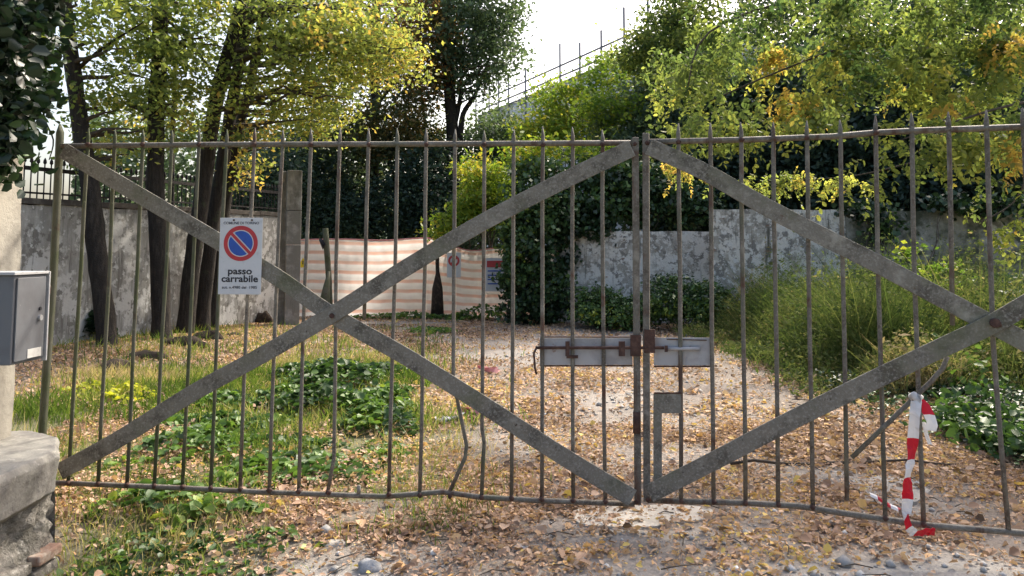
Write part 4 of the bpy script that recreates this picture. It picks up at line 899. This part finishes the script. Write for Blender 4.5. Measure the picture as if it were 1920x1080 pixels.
text('aut. n.4980 del  1985', cc - v_ * hh * .82 + n_ * .0026, hh * .10, M['black'], sg, .0004, sx=1.12, **K)
text('COMUNE DI TORINO', cc + v_ * hh * .86 + n_ * .0026, hh * .095, M['black'], sg, .0004, sx=1.05, **K)
for s_ in (-.35, .5):
    MB().tube([cc + v_ * hh * .94 + u_ * hw * s_ + n_ * .001, cc + v_ * hh * .94 + u_ * hw * s_ + n_ * .006], .006, 8).build('bolt', M['rust'], sg)

# ------------------------------------------------------------------ striped tape
def ribbon(name, P, W, reds, parent=None, loc=None, width=.06):
    """P: centre points, W: width dirs, reds: material index per segment"""
    P = [Vector(p) for p in P]; vs = []; fs = []; mi = []; pos = 0; seg = []
    for i, (p, w) in enumerate(zip(P, W)): w = Vector(w).normalized(); k = [p - w * width / 2, p + Vector((0, -.004, .004)), p + w * width / 2]; vs += k
    for i in range(len(P) - 1):
        a = 3 * i; fs += [(a, a + 1, a + 4, a + 3), (a + 1, a + 2, a + 5, a + 4)]; mi += [reds[i], reds[i]]
    o = mesh_np(name, vs, fs, [M['tape_white'], M['tape_red']], parent, loc=loc, midx=mi); s = o.modifiers.new('solid', 'SOLIDIFY'); s.thickness = .0012; return o
tp = thing('barrier_tape', PLR.px(1718, 743, .02), 'red and white tape knotted round a bar and hanging to the ground', 'tape')
q = lambda a, b, o=.03: PLR.px(a, b, o)
kn = MB().tube([q(1706, 742, .0), q(1712, 744, .03), q(1719, 748, .03), q(1728, 744, .0)], [.012, .026, .028, .012], 8, jit=.25); kn.build('knot', M['tape_white'], tp, smooth=True)
ctl = [(1718, 752), (1715, 780), (1712, 822), (1708, 862), (1701, 896), (1702, 936), (1699, 970), (1704, 990), (1716, 1000), (1738, 997), (1752, 997)]
reds = [0, 0, 1, 0, 1, 0, 1, 0, 1, 1]
P, W, rd = [], [], []
for i in range(len(ctl) - 1):
    for k in range(4):
        t = k / 4; a = ctl[i][0] * (1 - t) + ctl[i + 1][0] * t; b = ctl[i][1] * (1 - t) + ctl[i + 1][1] * t
        g_ = i * 4 + k; tw = .75 * math.sin(g_ * .33)
        P.append(q(a, b, .035 + .012 * math.sin(g_ * .5)) if i < 6 else q(a, b, .05)); 
        W.append((PLR.u * math.cos(tw) + PLR.n * math.sin(tw)) if i < 6 else (UZ * .8 + PLR.n * .5 + PLR.u * .35)); rd.append(reds[i])
P.append(q(*ctl[-1], .05)); W.append(UZ * .8 + PLR.n * .5)
P = [Vector((p.x, p.y, max(p.z, float(gz(p.x, p.y)) + .02))) for p in P]
W = [Vector(w) + Vector((random.uniform(-.12, .12), random.uniform(-.35, .35), random.uniform(-.12, .12))) for w in W]
ribbon('hanging_strip', P, W, rd, tp, width=.054)
P = [q(1722, 752, -.01), q(1734, 764, 0), q(1742, 778, .01), q(1748, 795, .015), q(1744, 808, .015)]
ribbon('loose_end', P, [PLR.u + UZ * .4, PLR.u + UZ * .6, PLR.u, PLR.u - UZ * .3, PLR.u], [1, 1, 0, 0], tp, width=.055)
ribbon('loose_end', [q(1732, 792, 0), q(1736, 812, .0), q(1744, 834, .0)], [PLR.u, PLR.u * .8 + PLR.n * .5, PLR.u], [0, 0], tp, width=.02)
P = [gnd(1632, 938), gnd(1646, 944), gnd(1656, 952), gnd(1670, 960), gnd(1684, 966), gnd(1700, 975)]
ribbon('trailing_end', [p + UZ * .035 for p in P], [Vector((.3, 1, .3))] * 6, [0, 1, 1, 0, 1], tp, width=.05)
# scraps of faded tape on the ground
def scrap(label, px, py, s, mat, n=7, name='tape_scrap', cat='litter'):
    c = gnd(px, py); vs = []; fs = []
    P = [c + Vector((random.uniform(-1, 1) * s * 2.2, random.uniform(-1, 1) * s, .02 + random.random() * s * .7)) for _ in range(n)]; P = smooth_path(P, 5)
    for i, p in enumerate(P):
        w = Vector((math.sin(i * .5) * .5, math.cos(i * .4), .5)).normalized() * s * .55; p.z = max(p.z, c.z + .03); vs += [p - w, p + w]
    for i in range(len(P) - 1): fs.append((2 * i, 2 * i + 1, 2 * i + 3, 2 * i + 2))
    o = mesh_np(name, vs, fs, mat, loc=c); m_ = o.modifiers.new('solid', 'SOLIDIFY'); m_.thickness = .002; tag(o, label, cat)
scrap('crumpled pinkish red tape scrap on the drive behind the bent bar', 882, 779, .07, M['tape_pink'])
scrap('pale crumpled paper scrap at the edge of the grass left of the pink tape', 835, 795, .075, M['tape_white'], name='paper_scrap')
scrap('dull red and white rag lying far up the drive', 922, 700, .07, M['tape_pink'], name='rag')

# ------------------------------------------------------------------ stones, stumps
def rock(label, px, py, rx, ry, rz_, mat, name='stone', cat='stone', z=0, Y=None):
    c = gnd(px, py); v = []; f = []; nu, nv_ = 12, 8; sd = random.randint(0, 999)
    for j in range(nv_ + 1):
        for i in range(nu):
            th = math.pi * j / nv_; ph = 2 * math.pi * i / nu; r = 1 + .28 * (float(vnoise(2.2 * math.cos(ph) * math.sin(th) + 5, 2.2 * math.sin(ph) * math.sin(th) + 1.7 * math.cos(th), 1, sd)) - .5) * 2
            v.append(c + Vector((rx * r * math.sin(th) * math.cos(ph), ry * r * math.sin(th) * math.sin(ph), rz_ * r * math.cos(th) + z)))
    for j in range(nv_):
        for i in range(nu): a = j * nu + i; b = j * nu + (i + 1) % nu; f.append((a, a + nu, b + nu, b))
    return tag(mesh_np(name, v, f, mat, loc=c, smooth=True), label, cat)
rock('grey stone half sunk in the dirt at the bottom edge', 692, 1068, .07, .05, .045, M['rock'])
rock('flat pale stone on the bare dirt left of the sunken stone', 630, 1018, .085, .06, .018, M['slab'])
rock('flat pale stone just right of the bottom dirt patch', 975, 1028, .05, .04, .02, M['rock'])
rock('small white stone among leaves at the bottom right', 1378, 1070, .035, .025, .02, M['white'])
rock('dark rotten stump below the leftmost locust trunk', 212, 697, .24, .2, .13, M['stump'], 'stump', 'stump')
rock('low dark stump between the two left trunks', 275, 672, .26, .14, .10, M['stump'], 'stump', 'stump')
rock('dark stump at the foot of the crossing trunks', 345, 648, .40, .16, .14, M['stump'], 'stump', 'stump')
rock('dark stump right of the crossing trunks near the wall', 392, 637, .28, .16, .15, M['stump'], 'stump', 'stump')
rock('dark lump of wood by the wall end', 492, 606, .22, .15, .24, M['stump'], 'stump', 'stump')
rock('small dark root beside the leaning trunks', 436, 630, .16, .12, .07, M['stump'], 'root', 'root')
rock('grey boulder in the weeds right of the drive', 1314, 610, .3, .2, .13, M['rock'])
a = gnd(1370, 877); b = gnd(1800, 873)
P = [a.lerp(b, i / 9) + Vector((0, .05 * math.sin(i * 1.3), .03 + .012 * math.sin(i * 2))) for i in range(10)]
tag(MB().tube(P, [.012] * 6 + [.009, .008, .006, .004], 6).build('fallen_branch', M['twig'], loc=a, smooth=True), 'thin fallen branch lying across the leaves behind the right leaf', 'branch')

# ------------------------------------------------------------------ ground cover
def scatter(n, xr, yr, dens, rng=RNG, ypow=1.0):
    X = rng.uniform(*xr, n); Y = yr[0] + (yr[1] - yr[0]) * rng.random(n) ** ypow
    k = rng.random(n) < dens(X, Y); return X[k], Y[k]
vis = lambda X, Y: (np.abs(X) < Y * .70 + .5)
def litter_d(X, Y):
    cl = np.clip((fbm(X, Y, .6, 21, 4) - .33) * 3.6, .10, 1) * np.clip((fbm(X, Y, 2.1, 24) - .15) * 3.0, .35, 1)
    d = cl * (1 - .84 * pale_mask(X, Y)) * (1 - .35 * grass_mask(X, Y)) * vis(X, Y)
    d = d * np.where(Y < 4.35, .35 + .65 * np.clip((fbm(X, Y, .45, 27) - .38) * 5, 0, 1), 1)
    d = d * (1 - .55 * np.exp(-((X + .05) / .5) ** 2) * (Y > 9)); return np.where(X < -3.5, np.maximum(d, .45 * vis(X, Y)), d)
parts = []
X, Y = scatter(210000, (-4, 4.5), (2.9, 7.5), litter_d); n = len(X)
tn = np.clip(.56 + .4 * (fbm(X, Y, .8, 31) - .5) * 2 + RNG.normal(size=n) * .19, .01, .99)
parts.append(leaf_arrays(np.stack([X, Y, gz(X, Y) + .006 + .016 * RNG.random(n) + .05 * grass_mask(X, Y) * RNG.random(n)], 1), .0245 * np.exp(RNG.normal(size=n) * .42), tn, .62, 0, 'oval', .6))
X, Y = scatter(300000, (-9, 6.5), (7.5, 18.5), litter_d, ypow=.9); n = len(X)
tn = np.clip(.55 + .45 * (fbm(X, Y, 1.2, 31) - .5) * 2 + RNG.normal(size=n) * .22, .01, .99)
parts.append(leaf_arrays(np.stack([X, Y, gz(X, Y) + .008 + .02 * RNG.random(n) + .07 * grass_mask(X, Y) * RNG.random(n)], 1), .039 * np.exp(RNG.normal(size=n) * .35), tn, .62, 0, 'kite', .7))
X, Y = scatter(3800, (-4, 5), (2.9, 9), litter_d); n = len(X)
parts.append(leaf_arrays(np.stack([X, Y, gz(X, Y) + .02 + .014 * RNG.random(n)], 1), .06 * (.7 + .7 * RNG.random(n)), np.clip(.45 + RNG.normal(size=n) * .35, .01, .99), .7, 0, 'oval', .75))
V, F, TT = join(parts)
tag(mesh_np('fallen_leaves', V, F, M['leaf_litter'], loc=(0, 5, 0), attrs={'tint': TT}), 'tan and orange fallen leaves strewn over the drive', 'leaves', None, 'stuff')

mb = MB()
for k in range(420):
    y = random.uniform(3.0, 11); x = random.uniform(-.62, .62) * y; a_ = random.uniform(0, 6.28); l = random.uniform(.04, .22); z = float(gz(x, y)) + .02
    dx, dy = math.cos(a_) * l, math.sin(a_) * l
    mb.tube([(x, y, z), (x + dx * .5 + dy * .08, y + dy * .5 - dx * .08, z + .012), (x + dx, y + dy, z)], [.0035, .003, .0015], 4, cap=False)
tag(mb.build('twig_litter', M['twig'], loc=(0, 5, 0)), 'small dry twigs scattered among the fallen leaves', 'twigs', None, 'stuff')
X, Y = scatter(9000, (-3, 4.5), (2.9, 12), lambda X, Y: (.15 + .85 * pale_mask(X, Y)) * vis(X, Y)); n = len(X); r = .011 * np.exp(RNG.normal(size=n) * .5)
oc = np.array([[1, 0, 0], [0, 1, 0], [-1, 0, 0], [0, -1, 0], [0, 0, .7], [0, 0, -.7]]); of = np.array([[0, 1, 4], [1, 2, 4], [2, 3, 4], [3, 0, 4], [1, 0, 5], [2, 1, 5], [3, 2, 5], [0, 3, 5]])
sc_ = r[:, None, None] * (1 + .5 * (RNG.random((n, 1, 3)) - .5)) * (1 + .3 * (RNG.random((n, 6, 1)) - .5)); ca, sa = np.cos(r * 9e4), np.sin(r * 9e4)
ov = oc[None] * sc_; rx_ = ov[:, :, 0] * ca[:, None] - ov[:, :, 1] * sa[:, None]; ry_ = ov[:, :, 0] * sa[:, None] + ov[:, :, 1] * ca[:, None]
ov = np.stack([rx_ + X[:, None], ry_ + Y[:, None], ov[:, :, 2] + (gz(X, Y) + r * .3)[:, None]], -1)
tag(mesh_np('gravel', ov.reshape(-1, 3), (np.arange(n)[:, None, None] * 6 + of[None]).reshape(-1, 3), M['gravel'], loc=(0, 5, 0), smooth=True), 'small grey pebbles on the bare dirt of the drive', 'gravel', None, 'stuff')

def blades(X, Y, h, w, tint, lean=.45, rng=RNG):
    n = len(X); B = np.stack([X, Y, gz(X, Y) - .01], 1); a = rng.uniform(0, 2 * math.pi, n); ln = lean * rng.random(n) * h
    T = B + np.stack([np.cos(a) * ln, np.sin(a) * ln, h * (1 - .25 * rng.random(n))], 1)
    Mi = B * .55 + T * .45 + np.stack([-np.cos(a) * ln * .18, -np.sin(a) * ln * .18, h * .05], 1)
    b = rng.uniform(0, 2 * math.pi, n); W = np.stack([np.cos(b), np.sin(b), np.zeros(n)], 1) * np.broadcast_to(w, (n,))[:, None]
    V = np.stack([B, Mi + W * .5, T, Mi - W * .5], 1).reshape(-1, 3); return V, np.arange(n * 4).reshape(n, 4), np.repeat(tint, 4)
gd = lambda X, Y: grass_mask(X, Y) * np.clip((fbm(X, Y, .9, 41) - .34) * 3.6, .05, 1) * vis(X, Y) * (X < 3.4)
X, Y = scatter(230000, (-8, 1), (3.4, 16), gd); n = len(X)
tn = np.clip(.50 + (fbm(X, Y, 1.0, 43) - .5) * 1.5 + RNG.normal(size=n) * .20, .01, .99)
V, F, TT = blades(X, Y, (.04 + .13 * RNG.random(n) * (.4 + fbm(X, Y, .9, 44))) * (1 + (Y > 6) * .5), np.where(Y < 7, .006, .012), tn, .8)
tag(mesh_np('grass', V, F, M['grass'], loc=(-2, 7, 0), attrs={'tint': TT}), 'short bright grass patch left of the drive', 'grass', None, 'stuff')
# tall grass on the right
def tg(X, Y):
    e = 3.55 - .02 * (Y - 8) + .35 * (fbm(Y, Y * 0, 1.2, 61) - .5)
    return (1 / (1 + np.exp(-(X - e) / .12))) * np.clip((fbm(X, Y, .8, 63) - .25) * 2.6, .15, 1) * vis(X, Y) * (Y > 8.2)
X, Y = scatter(100000, (3, 9), (7.8, 15.2), tg); n = len(X)
hh_ = (.30 + 2.7 * np.clip(fbm(X, Y, .75, 65) - .12, 0, 1) ** 1.2) * np.clip((X - 3.35) / 1.3, .22, 1) * (.5 + .6 * RNG.random(n)) * np.clip((Y - 7) / 3, .45, 1)
tn = np.clip(.45 + (fbm(X, Y, 1.0, 66) - .5) * 1.4 + RNG.normal(size=n) * .16, .01, .99)
sel = RNG.random(n) < .5; p1 = blades(X[sel], Y[sel], hh_[sel] * (1 + .25 * (RNG.random(sel.sum()) < .05)), .006 + .016 * RNG.random(sel.sum()) ** 2, tn[sel], .95)
k = RNG.integers(0, n, int(n * 2.4)); X2, Y2, h2 = X[k], Y[k], hh_[k]; m = len(X2)
C = np.stack([X2 + RNG.normal(size=m) * .05, Y2 + RNG.normal(size=m) * .05, gz(X2, Y2) + h2 * (.3 + .7 * RNG.random(m))], 1)
p2 = leaf_arrays(C, .045 * np.exp(RNG.normal(size=m) * .4), np.clip(tn[k] + .05 + RNG.normal(size=m) * .12, .01, .99), .4, 0, 'kite', .4)
V, F, TT = join([p1, p2])
tag(mesh_np('tall_grass', V, F, M['tall_grass'], loc=(5, 11, 0), attrs={'tint': TT}), 'tall tangled olive grass and weeds right of the drive', 'grass', None, 'stuff')
# low weeds near right bushes, and fringe at wall foot
X, Y = scatter(26000, (3.2, 6.5), (5.2, 9), lambda X, Y: (1 / (1 + np.exp(-(X - 3.75 - .12 * (8 - Y)) / .15))) * vis(X, Y) * np.clip((fbm(X, Y, .6, 71) - .3) * 3, .05, 1)); n = len(X)
tn = np.clip(.4 + (fbm(X, Y, .7, 72) - .5) * 1.4 + RNG.normal(size=n) * .15, .01, .99)
C = np.stack([X, Y, gz(X, Y) + .22 * RNG.random(n) * (.3 + fbm(X, Y, .8, 73))], 1)
V, F, TT = leaf_arrays(C, .045 * (.6 + .8 * RNG.random(n)), tn, .6, 0, 'oval', .7)
tag(mesh_np('ground_cover', V, F, M['leaf_ivy'], loc=(4.5, 7, 0), attrs={'tint': TT}), 'low creeping weeds at the right edge of the drive', 'ground cover', None, 'stuff')

def cover(name, label, blobs, n, size, mat, cat='ivy', tint=.4):
    """blobs on the ground: (x, y, rx, ry, h)"""
    Cs, Ts = [], []
    tot = sum(b[2] * b[3] for b in blobs)
    for (x, y, rx, ry, h) in blobs:
        m = int(n * rx * ry / tot); a = RNG.uniform(0, 2 * math.pi, m); r = np.sqrt(RNG.random(m)) * (1 + .25 * np.sin(3 * a + x * 7) + .15 * np.sin(7 * a + y * 5))
        X = x + rx * r * np.cos(a); Y = y + ry * r * np.sin(a); hz = h * np.clip(1 - r ** 2 * .7, .12, 1) * (.65 + .7 * vnoise(X, Y, .28, 19))
        Z = gz(X, Y) + hz * (.25 + .75 * RNG.random(m) ** .5); Cs.append(np.stack([X, Y, Z], 1)); Ts.append(tint + .25 * (vnoise(X, Y, .3, 23) - .5) * 2 + RNG.normal(size=m) * .13)
    C = np.concatenate(Cs); T = np.clip(np.concatenate(Ts), .01, .99)
    V, F, TT = leaf_arrays(C, size * (.5 + .9 * RNG.random(len(C))), T, .68, 0, 'oval', .85)
    return tag(mesh_np(name, V, F, mat, loc=(blobs[0][0], blobs[0][1], 0), attrs={'tint': TT}), label, cat, None, 'stuff')
cover('ivy_mound', 'dense mound of dark glossy creeper on the grass left of the drive', [(-1.75, 7.6, .62, .5, .26), (-1.2, 7.0, .38, .35, .2), (-2.35, 8.1, .45, .35, .18), (-1.35, 7.8, .4, .5, .22), (-2.0, 9.0, .6, .7, .32), (-1.6, 9.8, .35, .4, .2), (-2.9, 7.1, .4, .25, .1), (-2.35, 6.9, .5, .4, .14), (-1.3, 8.4, .3, .3, .12), (-2.9, 7.9, .45, .4, .14), (-2.6, 9.6, .4, .5, .2), (-1.9, 6.3, .5, .25, .08)], 6800, .070, M['leaf_mound'], tint=.38)
cover('ivy_mound', 'pale leafed creeper straggling under the left gate leaf', [(-2.15, 4.85, .42, .28, .16), (-1.75, 4.7, .3, .22, .10), (-1.55, 5.6, .6, .5, .10), (-2.5, 6.2, .5, .6, .14), (-1.0, 6.2, .3, .3, .06)], 1500, .07, M['leaf_mound'], tint=.52)
cover('weed_patch', 'low weeds and creeper in front of the left gate leaf', [(-1.95, 4.3, .35, .25, .06), (-1.45, 4.35, .35, .2, .05), (-2.15, 4.0, .25, .25, .05), (-1.6, 3.95, .4, .22, .035)], 620, .048, M['leaf_mound'], tint=.5, cat='weeds')
cover('ivy_patch', 'creeper climbing the foot of the left wall beside the post', [(-7.4, 11.6, .25, .35, .9), (-6.7, 12.6, .25, .3, .5)], 1600, .09, M['leaf_ivy'], tint=.25)
cover('leafy_weed', 'bright yellow green weed patch behind the hinge side of the gate', [(-3.9, 8.0, .3, .35, .2), (-3.25, 7.2, .14, .14, .16), (-4.5, 8.4, .35, .4, .14), (-3.3, 8.8, .3, .3, .1)], 420, .055, leaf_mat('bright_weed', [(0, (.18, .24, .03)), (1, (.5, .48, .04))], .45), tint=.55, cat='weeds')
cover('weed_fringe', 'fringe of weeds along the foot of the striped barrier', [(-2.2, 17.8, 1.6, .25, .16), (-.6, 17.6, .9, .3, .3), (-1.6, 15.2, .5, .7, .05), (.4, 17, .6, .3, .15)], 2600, .07, M['leaf_mound'], tint=.5, cat='weeds')
